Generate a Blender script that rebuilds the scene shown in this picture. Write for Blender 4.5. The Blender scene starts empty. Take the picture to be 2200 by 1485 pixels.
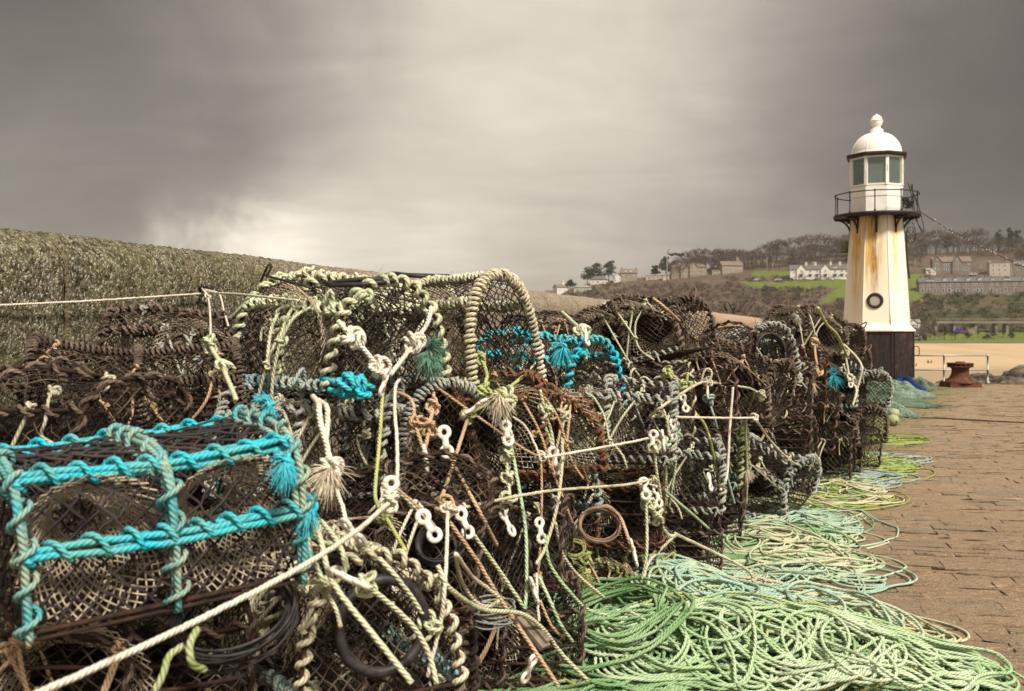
import bpy, math, random
import numpy as np
from mathutils import Vector, Matrix

PI = math.pi
scn = bpy.context.scene
COL = scn.collection
F = 2100.0; CX = 1100.0; HY = 720.0; EYE = 1.5      # photo pixels: focal length, centre column, horizon row; eye height in m

def P(px, py, d):
    return np.array([(px-CX)/F*d, d, EYE+(HY-py)/F*d])
def PZ(px, d, z):
    return np.array([(px-CX)/F*d, d, z])
R = math.radians

# ------------------------------------------------------------------ node helper
class NT:
    def __init__(s, tree): s.t = tree; s.n = tree.nodes; s.l = tree.links
    def new(s, typ, **kw):
        nd = s.n.new(typ)
        for k, v in kw.items(): setattr(nd, k, v)
        return nd
    def set(s, sock, v):
        if isinstance(v, bpy.types.NodeSocket): s.l.new(v, sock)
        else: sock.default_value = v
    def m(s, op, a, b=0.0, c=0.0, clamp=False):
        nd = s.new('ShaderNodeMath', operation=op); nd.use_clamp = clamp
        s.set(nd.inputs[0], a); s.set(nd.inputs[1], b); s.set(nd.inputs[2], c)
        return nd.outputs[0]
    def mix(s, f, a, b, blend='MIX'):
        nd = s.new('ShaderNodeMix', data_type='RGBA', blend_type=blend)
        s.set(nd.inputs[0], f)
        s.set(nd.inputs[6], a if isinstance(a, bpy.types.NodeSocket) else (*a, 1))
        s.set(nd.inputs[7], b if isinstance(b, bpy.types.NodeSocket) else (*b, 1))
        return nd.outputs[2]
    def noise(s, vec, scale, detail=4, rough=.55, dist=0, out=0):
        nd = s.new('ShaderNodeTexNoise')
        if vec is not None: s.l.new(vec, nd.inputs['Vector'])
        nd.inputs['Scale'].default_value = scale; nd.inputs['Detail'].default_value = detail
        nd.inputs['Roughness'].default_value = rough; nd.inputs['Distortion'].default_value = dist
        return nd.outputs[out]
    def vor(s, vec, scale, feature='F1', out=0, rnd=1.0):
        nd = s.new('ShaderNodeTexVoronoi', feature=feature)
        s.l.new(vec, nd.inputs['Vector']); nd.inputs['Scale'].default_value = scale
        nd.inputs['Randomness'].default_value = rnd
        return nd.outputs[out]
    def ramp(s, f, lo, hi, a=0.0, b=1.0):
        nd = s.new('ShaderNodeMapRange'); nd.clamp = True
        s.set(nd.inputs[0], f); nd.inputs[1].default_value = lo; nd.inputs[2].default_value = hi
        nd.inputs[3].default_value = a; nd.inputs[4].default_value = b
        return nd.outputs[0]
    def scale(s, vec, x, y, z):
        nd = s.new('ShaderNodeVectorMath', operation='MULTIPLY')
        s.l.new(vec, nd.inputs[0]); nd.inputs[1].default_value = (x, y, z)
        return nd.outputs[0]
    def bump(s, h, dist, strength=1.0, normal=None):
        nd = s.new('ShaderNodeBump'); s.set(nd.inputs['Height'], h)
        nd.inputs['Distance'].default_value = dist; nd.inputs['Strength'].default_value = strength
        if normal is not None: s.l.new(normal, nd.inputs['Normal'])
        return nd.outputs[0]
    def sep(s, vec):
        nd = s.new('ShaderNodeSeparateXYZ'); s.l.new(vec, nd.inputs[0]); return nd.outputs

def material(name):
    m = bpy.data.materials.new(name); m.use_nodes = True
    n = NT(m.node_tree); b = m.node_tree.nodes['Principled BSDF']
    tc = n.new('ShaderNodeTexCoord')
    return m, n, b, tc
def setb(n, b, color=None, rough=None, metal=None, normal=None, spec=None):
    if color is not None: n.set(b.inputs['Base Color'], color if isinstance(color, bpy.types.NodeSocket) else (*color, 1))
    if rough is not None: n.set(b.inputs['Roughness'], rough)
    if metal is not None: n.set(b.inputs['Metallic'], metal)
    if normal is not None: n.set(b.inputs['Normal'], normal)
    if spec is not None: b.inputs['Specular IOR Level'].default_value = spec

def rope_mat(name, c1, c2, dark, dia=.016, patch=7.0, rough=.8):
    """three-strand laid rope: strands run diagonally round the UV tube, the grooves between them take the dark colour"""
    m, n, b, tc = material(name)
    u, v, _ = n.sep(tc.outputs['UV'])
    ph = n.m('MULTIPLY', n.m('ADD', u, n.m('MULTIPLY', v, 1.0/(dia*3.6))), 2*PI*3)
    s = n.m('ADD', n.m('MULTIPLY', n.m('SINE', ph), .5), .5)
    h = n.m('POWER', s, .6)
    nz = n.noise(tc.outputs['Object'], patch, 4, .6)
    col = n.mix(n.ramp(nz, .38, .62), c1, c2)
    st = n.noise(tc.outputs['Object'], 13, 5, .7)
    col = n.mix(n.ramp(st, .54, .70, 0, .75), col, dark)
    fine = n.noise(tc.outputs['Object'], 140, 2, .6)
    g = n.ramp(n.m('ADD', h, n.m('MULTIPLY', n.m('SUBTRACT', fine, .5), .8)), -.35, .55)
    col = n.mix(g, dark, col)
    setb(n, b, col, rough, normal=n.bump(h, .003, .9), spec=.25)
    return m
def plain_mat(name, c1, c2, scale=20, rough=.75, bump=.0, metal=0, spec=.3, lo=.35, hi=.65):
    m, n, b, tc = material(name)
    nz = n.noise(tc.outputs['Object'], scale, 6, .65)
    col = n.mix(n.ramp(nz, lo, hi), c1, c2)
    setb(n, b, col, rough, metal, n.bump(nz, bump, .8) if bump else None, spec)
    return m

M = {}
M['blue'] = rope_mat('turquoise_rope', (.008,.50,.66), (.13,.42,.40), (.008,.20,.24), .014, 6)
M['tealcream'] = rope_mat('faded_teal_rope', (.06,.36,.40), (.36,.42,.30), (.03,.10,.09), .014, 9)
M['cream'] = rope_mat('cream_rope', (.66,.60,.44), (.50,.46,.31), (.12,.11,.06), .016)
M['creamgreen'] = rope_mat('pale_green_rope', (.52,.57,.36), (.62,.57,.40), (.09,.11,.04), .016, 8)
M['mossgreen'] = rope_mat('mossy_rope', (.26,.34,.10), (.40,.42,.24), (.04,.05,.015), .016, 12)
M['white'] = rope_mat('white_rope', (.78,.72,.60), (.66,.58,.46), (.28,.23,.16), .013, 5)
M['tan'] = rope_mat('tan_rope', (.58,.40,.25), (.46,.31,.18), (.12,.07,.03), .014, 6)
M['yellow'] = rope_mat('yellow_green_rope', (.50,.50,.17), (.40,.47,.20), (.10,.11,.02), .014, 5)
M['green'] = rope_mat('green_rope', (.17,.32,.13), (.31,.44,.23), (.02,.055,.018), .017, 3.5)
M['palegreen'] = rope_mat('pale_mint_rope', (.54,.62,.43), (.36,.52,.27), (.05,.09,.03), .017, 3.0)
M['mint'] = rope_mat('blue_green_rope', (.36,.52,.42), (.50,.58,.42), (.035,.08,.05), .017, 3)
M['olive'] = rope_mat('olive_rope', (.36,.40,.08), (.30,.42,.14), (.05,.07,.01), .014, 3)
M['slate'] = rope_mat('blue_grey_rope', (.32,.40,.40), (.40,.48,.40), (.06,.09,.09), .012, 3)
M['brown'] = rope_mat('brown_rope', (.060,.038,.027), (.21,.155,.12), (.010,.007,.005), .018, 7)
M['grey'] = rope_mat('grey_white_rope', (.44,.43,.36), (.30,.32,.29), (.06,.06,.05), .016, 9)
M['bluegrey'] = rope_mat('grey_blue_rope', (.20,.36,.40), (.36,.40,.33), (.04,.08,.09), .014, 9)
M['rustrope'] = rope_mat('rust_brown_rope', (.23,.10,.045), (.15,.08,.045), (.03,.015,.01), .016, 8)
M['steel'] = plain_mat('rusty_bar', (.012,.008,.006), (.055,.024,.014), 30, .85, .002)
M['net'] = plain_mat('dark_netting', (.014,.010,.008), (.17,.13,.10), 7, .8, lo=.46, hi=.70)
M['netbrown'] = plain_mat('brown_netting', (.016,.010,.007), (.20,.135,.09), 7, .85, lo=.46, hi=.70)
M['netrust'] = plain_mat('rust_brown_netting', (.028,.012,.006), (.20,.11,.055), 8, .85, lo=.46, hi=.70)
M['netgreen'] = plain_mat('weedy_netting', (.010,.009,.004), (.16,.15,.07), 8, .9, lo=.46, hi=.70)
M['bluenet'] = plain_mat('thick_purple_brown_netting', (.016,.011,.011), (.060,.045,.043), 9, .8)
M['funnel'] = plain_mat('cream_funnel_netting', (.56,.46,.34), (.36,.29,.20), 9, .8)
M['inner'] = plain_mat('dark_inner_netting', (.006,.004,.003), (.060,.040,.030), 6, .85)  # near-black tone puts the pots' interior shade into the colour
M['rubber'] = plain_mat('black_rubber', (.012,.011,.012), (.045,.038,.038), 25, .5, .001)
M['toggle'] = plain_mat('white_plastic', (.80,.74,.66), (.66,.58,.48), 18, .45, .0005, spec=.5)
M['wood'] = plain_mat('driftwood', (.24,.19,.14), (.09,.07,.05), 30, .85, .003)

# ------------------------------------------------------------------ mesh helper
class MB:
    def __init__(s): s.v=[]; s.q=[]; s.t=[]; s.uq=[]; s.ut=[]; s.mq=[]; s.mt=[]; s.n=0
    def add(s, v, q=None, t=None, uq=None, ut=None, mi=0):
        v = np.asarray(v, float).reshape(-1, 3)
        if q is not None and len(q):
            q = np.asarray(q, int).reshape(-1, 4); s.q.append(q+s.n); s.mq.append(np.full(len(q), mi))
            s.uq.append(np.zeros((len(q),4,2)) if uq is None else np.asarray(uq, float).reshape(-1,4,2))
        if t is not None and len(t):
            t = np.asarray(t, int).reshape(-1, 3); s.t.append(t+s.n); s.mt.append(np.full(len(t), mi))
            s.ut.append(np.zeros((len(t),3,2)) if ut is None else np.asarray(ut, float).reshape(-1,3,2))
        s.v.append(v); s.n += len(v)
        return s
    def tube(s, pts, r, sides=6, mi=0, fast=False, v0=0.0, cap=True):
        pts = np.asarray(pts, float); n = len(pts)
        if n < 2: return s
        N, B, L = frames_fast(pts) if fast else frames(pts)
        r = np.broadcast_to(np.asarray(r, float), (n,))
        a = np.arange(sides)*2*PI/sides
        ring = N[:,None,:]*np.cos(a)[None,:,None] + B[:,None,:]*np.sin(a)[None,:,None]
        v = (pts[:,None,:] + ring*r[:,None,None]).reshape(-1,3)
        i = np.arange(n-1)[:,None]*sides; j = np.arange(sides)[None,:]; j2 = (j+1)%sides
        q = np.stack([i+j, i+j2, i+sides+j2, i+sides+j], -1).reshape(-1,4)
        u1 = np.broadcast_to(j/sides, (n-1,sides)); u2 = u1+1.0/sides
        va = np.broadcast_to((L[:-1]+v0)[:,None], (n-1,sides)); vb = np.broadcast_to((L[1:]+v0)[:,None], (n-1,sides))
        uq = np.stack([np.stack([u1,va],-1), np.stack([u2,va],-1), np.stack([u2,vb],-1), np.stack([u1,vb],-1)], 2).reshape(-1,4,2)
        t = None
        if cap:
            t = [[0,k+1,k] for k in range(1,sides-1)] + [[(n-1)*sides, (n-1)*sides+k, (n-1)*sides+k+1] for k in range(1,sides-1)]
        s.add(v, q, t, uq, None, mi)
        return s
    def box(s, c, size, mi=0, rot=None, taper=1.0):
        x, y, z = [k/2 for k in size]
        v = np.array([[-x,-y,-z],[x,-y,-z],[x,y,-z],[-x,y,-z],[-x*taper,-y*taper,z],[x*taper,-y*taper,z],[x*taper,y*taper,z],[-x*taper,y*taper,z]])
        if rot is not None: v = v @ np.array(rot).T
        s.add(v+np.asarray(c), [[0,3,2,1],[4,5,6,7],[0,1,5,4],[1,2,6,5],[2,3,7,6],[3,0,4,7]], mi=mi)
        return s
    def lathe(s, prof, n=32, mi=0, c=(0,0,0), a0=0.0):
        prof = np.asarray(prof, float); k = len(prof)
        a = a0+np.arange(n)*2*PI/n
        v = np.stack([prof[:,None,0]*np.cos(a), prof[:,None,0]*np.sin(a), np.broadcast_to(prof[:,None,1], (k,n))], -1).reshape(-1,3)+np.asarray(c)
        i = np.arange(k-1)[:,None]*n; j = np.arange(n)[None,:]; j2 = (j+1)%n
        q = np.stack([i+j, i+j2, i+n+j2, i+n+j], -1).reshape(-1,4)
        s.add(v, q, mi=mi); return s
    def build(s, name, mats, smooth=True):
        me = bpy.data.meshes.new(name)
        v = np.concatenate(s.v) if s.v else np.zeros((0,3))
        Q = np.concatenate(s.q) if s.q else np.zeros((0,4),int); T = np.concatenate(s.t) if s.t else np.zeros((0,3),int)
        me.vertices.add(len(v)); me.vertices.foreach_set('co', v.astype(np.float32).ravel())
        loops = np.concatenate([Q.ravel(), T.ravel()]); me.loops.add(len(loops)); me.loops.foreach_set('vertex_index', loops.astype(np.int32))
        npoly = len(Q)+len(T); me.polygons.add(npoly)
        st = np.concatenate([np.arange(len(Q))*4, len(Q)*4+np.arange(len(T))*3]); me.polygons.foreach_set('loop_start', st.astype(np.int32))
        mi = np.concatenate([np.concatenate(s.mq) if s.mq else np.zeros(0,int), np.concatenate(s.mt) if s.mt else np.zeros(0,int)])
        me.polygons.foreach_set('material_index', mi.astype(np.int32))
        me.polygons.foreach_set('use_smooth', np.full(npoly, smooth))
        uv = me.uv_layers.new(name='UVMap')
        U = np.concatenate([np.concatenate(s.uq).reshape(-1,2) if s.uq else np.zeros((0,2)), np.concatenate(s.ut).reshape(-1,2) if s.ut else np.zeros((0,2))])
        uv.data.foreach_set('uv', U.astype(np.float32).ravel())
        for m in (mats if isinstance(mats, (list,tuple)) else [mats]): me.materials.append(m)
        me.update(calc_edges=True); me.validate(clean_customdata=False)
        return me

def frames_fast(p):
    T = np.gradient(p, axis=0); T /= np.linalg.norm(T, axis=1)[:,None]+1e-9
    N = np.cross(T, np.array([.31,.52,.80])); N /= np.linalg.norm(N, axis=1)[:,None]+1e-9
    B = np.cross(T, N)
    L = np.concatenate([[0], np.cumsum(np.linalg.norm(np.diff(p, axis=0), axis=1))])
    return N, B, L
def frames(p):
    """rotation-minimising frames"""
    n = len(p)
    T = np.gradient(p, axis=0); T /= np.linalg.norm(T, axis=1)[:,None]+1e-9
    L = np.concatenate([[0], np.cumsum(np.linalg.norm(np.diff(p, axis=0), axis=1))])
    Tl = T.tolist()
    t0 = Tl[0]; ref = (0,0,1) if abs(t0[2]) < .8 else (1,0,0)
    x, y, z = np.cross(t0, ref); k = math.sqrt(x*x+y*y+z*z); r = (x/k, y/k, z/k)
    out = [r]
    for i in range(1, n):
        tx, ty, tz = Tl[i]; d = r[0]*tx+r[1]*ty+r[2]*tz
        x, y, z = r[0]-d*tx, r[1]-d*ty, r[2]-d*tz; k = math.sqrt(x*x+y*y+z*z)
        if k > 1e-6: r = (x/k, y/k, z/k)
        out.append(r)
    N = np.array(out); B = np.cross(T, N)
    return N, B, L
def spline(cp, step=.015):
    """Catmull-Rom through control points, evenly resampled"""
    cp = np.asarray(cp, float)
    if len(cp) == 2: pts = np.linspace(cp[0], cp[1], 12)
    else:
        e = np.vstack([2*cp[0]-cp[1], cp, 2*cp[-1]-cp[-2]]); out = []
        t = np.linspace(0, 1, 14, endpoint=False)[:,None]
        for i in range(len(cp)-1):
            a, b, c, d = e[i:i+4]
            out.append(.5*((2*b)+(-a+c)*t+(2*a-5*b+4*c-d)*t**2+(-a+3*b-3*c+d)*t**3))
        out.append(cp[-1:]); pts = np.vstack(out)
    return resample(pts, step)
def resample(pts, step):
    L = np.concatenate([[0], np.cumsum(np.linalg.norm(np.diff(pts, axis=0), axis=1))])
    n = max(3, int(L[-1]/step)+1); s = np.linspace(0, L[-1], n)
    return np.stack([np.interp(s, L, pts[:,k]) for k in range(3)], 1)
def helix(core, Rw, pitch, rng, per=12, lump=.12, phase=0.0):
    core = resample(core, .01); N, B, L = frames(core)
    n = max(8, int(L[-1]/pitch*per)); s = np.linspace(0, L[-1], n)
    C, Ni, Bi = [np.stack([np.interp(s, L, a[:,k]) for k in range(3)], 1) for a in (core, N, B)]
    wob = np.cumsum(rng.normal(0, .10, n)); wob -= np.linspace(0, wob[-1], n)
    a = 2*PI*s/pitch + phase + wob
    rr = Rw*(1+lump*np.sin(s/pitch*2.3+rng.uniform(0,6))*rng.uniform(.3,1.3) + lump*np.interp(np.arange(n), np.arange(0,n+per,per), rng.normal(0,1,len(np.arange(0,n+per,per)))))
    return C + Ni*(rr*np.cos(a))[:,None] + Bi*(rr*np.sin(a))[:,None]
def knot_pts(c, size, rng, n=46):
    t = np.linspace(0, 2*PI, n)
    p = np.stack([np.sin(t)+2*np.sin(2*t), np.cos(t)-2*np.cos(2*t), -1.4*np.sin(3*t)], 1)*size/3.2
    a, b, c2 = rng.uniform(0, 2*PI, 3)
    return p @ np.array(Matrix.Rotation(a,3,'X') @ Matrix.Rotation(b,3,'Y') @ Matrix.Rotation(c2,3,'Z')).T + np.asarray(c)
def fray(mb, c, direction, rng, length=.06, n=120, spread=.7, r=.0018):
    direction = np.asarray(direction, float)/np.linalg.norm(direction)
    for _ in range(n):
        d = direction + rng.normal(0, spread*.5, 3); d /= np.linalg.norm(d)
        l = length*rng.uniform(.5, 1.1); k = rng.normal(0, .2, 3)
        t = np.linspace(0, 1, 5)[:,None]
        p = np.asarray(c)+rng.normal(0,.004,3) + d*t*l + k*t**2*l*.6 + np.array([0,0,-.35])*t**2*l
        mb.tube(p, r*np.array([1.2,1.1,1,.8,.4]), 3, fast=True, cap=False)

# ------------------------------------------------------------------ object helper
def tag(o, label=None, cat=None, group=None, kind=None):
    if label: o['label'] = label
    if cat: o['category'] = cat
    if group: o['group'] = group
    if kind: o['kind'] = kind
    return o
def obj(name, me, parent=None, loc=None, rot=None, mat=None):
    o = bpy.data.objects.new(name, me); COL.objects.link(o)
    if parent is not None: o.parent = parent
    if loc is not None: o.location = loc
    if rot is not None: o.rotation_euler = rot
    if mat is not None: o.material_slots[0].link = 'OBJECT'; o.material_slots[0].material = mat
    return o
def thing(name, label, cat, loc=(0,0,0), rot=(0,0,0), group=None):
    o = bpy.data.objects.new(name, None); COL.objects.link(o)
    o.location = loc; o.rotation_euler = rot; o.empty_display_size = .1
    return tag(o, label, cat, group)


# ------------------------------------------------------------------ camera, sky, sun
cam = bpy.data.cameras.new('camera'); cam.lens = 36*F/2200; cam.sensor_width = 36; cam.clip_start = .1; cam.clip_end = 6000
cam.shift_y = (HY-742.5)/2200
cam.dof.use_dof = True; cam.dof.focus_distance = 6.5; cam.dof.aperture_fstop = 4.5
co = bpy.data.objects.new('camera', cam); COL.objects.link(co); co.location = (0,0,EYE); co.rotation_euler = (PI/2,0,0)
scn.camera = co
SUNV = Vector((.42,-.62,.80)).normalized()
sl = bpy.data.lights.new('sun', 'SUN'); sl.energy = 4.0; sl.angle = R(11); sl.color = (1,.93,.82)
so = bpy.data.objects.new('sun', sl); COL.objects.link(so); so.rotation_euler = SUNV.to_track_quat('Z','Y').to_euler()

w = bpy.data.worlds.new('World'); scn.world = w; w.use_nodes = True
def build_world():
    n = NT(w.node_tree); out = w.node_tree.nodes['World Output']; bg = w.node_tree.nodes['Background']
    sky = n.new('ShaderNodeTexSky', sky_type='NISHITA'); sky.sun_disc = False
    sky.sun_elevation = math.asin(SUNV.z); sky.sun_rotation = math.atan2(SUNV.x, SUNV.y)
    n.l.new(sky.outputs[0], bg.inputs[0]); bg.inputs[1].default_value = .08
    tc = n.new('ShaderNodeTexCoord'); d = tc.outputs['Generated']
    x, y, z = n.sep(d)
    # cloud texture: streaky grey stratus, compressed towards the horizon
    zz = n.m('ADD', n.m('MAXIMUM', z, 0.0), .16)
    cv = n.new('ShaderNodeCombineXYZ'); n.set(cv.inputs[0], n.m('DIVIDE', x, zz)); n.set(cv.inputs[1], n.m('DIVIDE', y, zz)); cv.inputs[2].default_value = 3.3
    big = n.noise(cv.outputs[0], .55, 5, .5, .6); fine = n.noise(n.scale(cv.outputs[0],1,1.7,1), 1.9, 6, .58, .9)
    wv = n.new('ShaderNodeVectorMath', operation='MULTIPLY_ADD')
    ncol = n.noise(d, 4.5, 5, .6, .4, out=1)
    sub = n.new('ShaderNodeVectorMath', operation='SUBTRACT'); n.l.new(ncol, sub.inputs[0]); sub.inputs[1].default_value = (.5,.5,.5)
    n.l.new(sub.outputs[0], wv.inputs[0]); wv.inputs[1].default_value = (.20,.20,.13); n.l.new(d, wv.inputs[2])
    nm = n.new('ShaderNodeVectorMath', operation='NORMALIZE'); n.l.new(wv.outputs[0], nm.inputs[0])
    def lobe(px, py, k, amp, sx=1.0):
        v = Vector(((px-CX)/F, 1, (HY-py)/F)).normalized()
        dt = n.new('ShaderNodeVectorMath', operation='DOT_PRODUCT'); n.l.new(nm.outputs[0], dt.inputs[0]); dt.inputs[1].default_value = v
        return n.m('MULTIPLY', n.m('POWER', n.m('MAXIMUM', dt.outputs['Value'], 0.0), k), amp)
    L = n.m('ADD', .142, 0.0)
    for a in [(1150,30,36,.38),(640,570,420,.30),(475,520,1500,.45),(560,550,1200,.25),(880,590,500,.16),(860,570,110,.16),(1200,500,40,.09),(100,430,80,.09),
              (20,20,50,-.075),(2260,220,40,-.075),(330,250,120,-.02)]:
        L = n.m('ADD', L, lobe(*a))
    L = n.m('MULTIPLY', n.m('MAXIMUM', L, .045), n.ramp(big, .25, .75, .84, 1.16))
    L = n.m('MULTIPLY', L, n.ramp(fine, .25, .75, .90, 1.10))
    # unseen sky overhead and behind the camera brightened to light the scene
    over = n.m('MULTIPLY', n.ramp(z, .42, .8), .55); back = n.m('MULTIPLY', n.ramp(n.m('MULTIPLY', y, -1.0), .0, .7), .30)
    L = n.m('ADD', L, n.m('MAXIMUM', over, back))
    warm = n.mix(n.ramp(L, .10, .75), (1.0,.895,.775), (1.0,.905,.755))
    cb = n.new('ShaderNodeBackground'); n.l.new(warm, cb.inputs[0]); n.l.new(L, cb.inputs[1])
    mx = n.new('ShaderNodeMixShader'); mx.inputs[0].default_value = .97
    n.l.new(bg.outputs[0], mx.inputs[1]); n.l.new(cb.outputs[0], mx.inputs[2]); n.l.new(mx.outputs[0], out.inputs[0])
build_world()
vs = scn.view_settings; vs.view_transform = 'Standard'; vs.look = 'None'; vs.exposure = .52; vs.gamma = 1; vs.use_curve_mapping = False
scn.cycles.max_bounces = 6; scn.cycles.diffuse_bounces = 3; scn.cycles.use_denoising = True

# ------------------------------------------------------------------ pier: axis, deck of granite setts, wall
AX = np.array([.3710,.9286,0]); NR = np.array([.9286,-.3710,0])       # along the pier / to its right
WB = PZ(25, 5.02, 0) + NR*.21                                          # a point on the foot of the wall's face
def wall_pt(s, t, z=0.0):                                              # s along, t to the right of the wall face
    return WB + AX*s + NR*t + np.array([0,0,z])

def deck():
    m, n, b, tc = material('granite_setts')
    at = n.new('ShaderNodeAttribute', attribute_name='tone')
    tone, _, edge = n.sep(at.outputs['Vector'])
    ob = tc.outputs['Object']
    nz = n.noise(ob, 9, 8, .7); big = n.noise(ob, .55, 4, .55); sp = n.noise(ob, 95, 4, .75)
    c = n.mix(n.ramp(nz, .3, .7), (.185,.120,.064), (.43,.295,.158))
    c = n.mix(n.m('MULTIPLY', tone, .62), c, (.42,.26,.135))
    c = n.mix(n.ramp(n.m('SUBTRACT', .5, tone), .0, .5, 0, .6), c, (.235,.20,.14))
    c = n.mix(n.ramp(sp, .38, .62), n.mix(.62, c, (.03,.022,.015)), n.mix(.25, c, (.62,.50,.38)))
    rot = n.new('ShaderNodeVectorRotate', rotation_type='Z_AXIS'); n.l.new(ob, rot.inputs[0]); rot.inputs['Angle'].default_value = R(11.5)
    chip = n.noise(n.scale(rot.outputs[0], 9, 30, 9), 1.6, 6, .72, .3)
    c = n.mix(n.ramp(chip, .54, .66, 0, .75), c, (.07,.05,.032)); c = n.mix(n.ramp(chip, .42, .34, 0, .55), c, (.50,.40,.28))
    wide = n.noise(n.scale(ob,1,2.2,1), 2.6, 3, .5)
    c = n.mix(n.ramp(wide, .60, .74, 0, .4), c, (.13,.095,.062))
    # mossy film along the foot of the pots
    x, y, z = n.sep(ob)
    front = n.m('SUBTRACT', n.m('SUBTRACT', n.m('ADD', x, 2.9), n.m('MULTIPLY', y, .55)), n.m('MULTIPLY', big, .9))
    moss = n.m('MULTIPLY', n.ramp(front, .75, -.2), n.ramp(nz, .2, .6))
    c = n.mix(n.m('MULTIPLY', moss, .72), c, (.135,.145,.045))
    c = n.mix(n.ramp(edge, .3, 1.0, 0, .85), c, (.050,.036,.022))
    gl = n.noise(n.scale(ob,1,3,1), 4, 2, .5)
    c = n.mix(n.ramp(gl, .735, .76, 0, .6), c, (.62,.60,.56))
    h = n.m('ADD', n.m('MULTIPLY', nz, .6), n.m('ADD', n.m('MULTIPLY', sp, .35), n.m('MULTIPLY', chip, -.9)))
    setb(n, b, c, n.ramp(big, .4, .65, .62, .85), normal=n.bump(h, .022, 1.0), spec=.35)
    rng = np.random.default_rng(4)
    th = R(-11.5); U = np.array([math.cos(th), math.sin(th), 0]); V = np.array([-math.sin(th), math.cos(th), 0])
    rows, tones, mb = [], [], MB(); v = -6.5
    while v < 34:
        hgt = rng.uniform(.12,.20); u = -9 - rng.uniform(0,.6)
        while u < 26:
            ln = rng.uniform(.24,.70); g = .0006; gv_ = .005+rng.uniform(0,.005)
            c = U*(u+ln/2)+V*(v+hgt/2); rel = c-WB
            s_, t_ = rel@AX, rel@NR
            if -.2 < t_ < 16.5 and -6 < s_ < 29.5 and c[1] > -2 and c[1] < 32:
                nu, nv = (7,5) if c[1] < 14 else (5,4)
                fu = np.concatenate([[0,.012], np.linspace(.012,.988,nu-2)[1:-1], [.988,1]]); fv = np.concatenate([[0,.03], np.linspace(.03,.97,nv-2)[1:-1], [.97,1]])
                nu, nv = len(fu), len(fv)
                gu, gv = np.meshgrid(fu, fv, indexing='ij')
                jit = rng.normal(0,.007,(nu,nv)); jit2 = rng.normal(0,.003,(nu,nv)); jit2[[0,1,-2,-1]] = 0
                uu = u+g+gu*(ln-2*g)+jit2; vv = v+gv_+gv*(hgt-2*gv_)+jit*.8
                zz = rng.normal(0,.0022)+ (gu-.5)*rng.normal(0,.003)+(gv-.5)*rng.normal(0,.006)+rng.normal(0,.0028,(nu,nv))
                e = (gu<.01)|(gu>.99)|(gv<.01)|(gv>.99); zz = np.where((gv<.01)|(gv>.99), -.016, np.where(e, zz-.005, zz))
                p = U*uu[...,None]+V*vv[...,None]; p[...,2] += zz
                i = np.arange(nu-1)[:,None]*nv+np.arange(nv-1)[None,:]
                mb.add(p.reshape(-1,3), np.stack([i, i+nv, i+nv+1, i+1], -1).reshape(-1,4))
                tn = rng.uniform(0,1)
                tones.append(np.stack([np.full(nu*nv,tn), np.zeros(nu*nv), (((gv<.01)|(gv>.99))+.55*((gu<.01)|(gu>.99))).clip(0,1).ravel()],1))
            u += ln
        v += hgt
    base = [wall_pt(-8,-.4,-.03), wall_pt(-8,17,-.03), wall_pt(30,17,-.03), wall_pt(30,-.4,-.03)]
    low = [p-np.array([0,0,9.5]) for p in base]
    mb.add(base+low, [[0,1,2,3],[1,5,6,2],[2,6,7,3],[0,4,5,1]])
    tones.append(np.tile([[.4,0,1]], (4,1))); tones.append(np.tile([[.5,0,.4]], (4,1)))
    me = mb.build('pier_deck', m, False)
    a = me.attributes.new('tone', 'FLOAT_VECTOR', 'POINT'); a.data.foreach_set('vector', np.concatenate(tones).astype(np.float32).ravel())
    tag(obj('pier_deck', me), 'worn granite sett paving of the pier with rough joints', 'paving', kind='structure')
deck()

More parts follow.
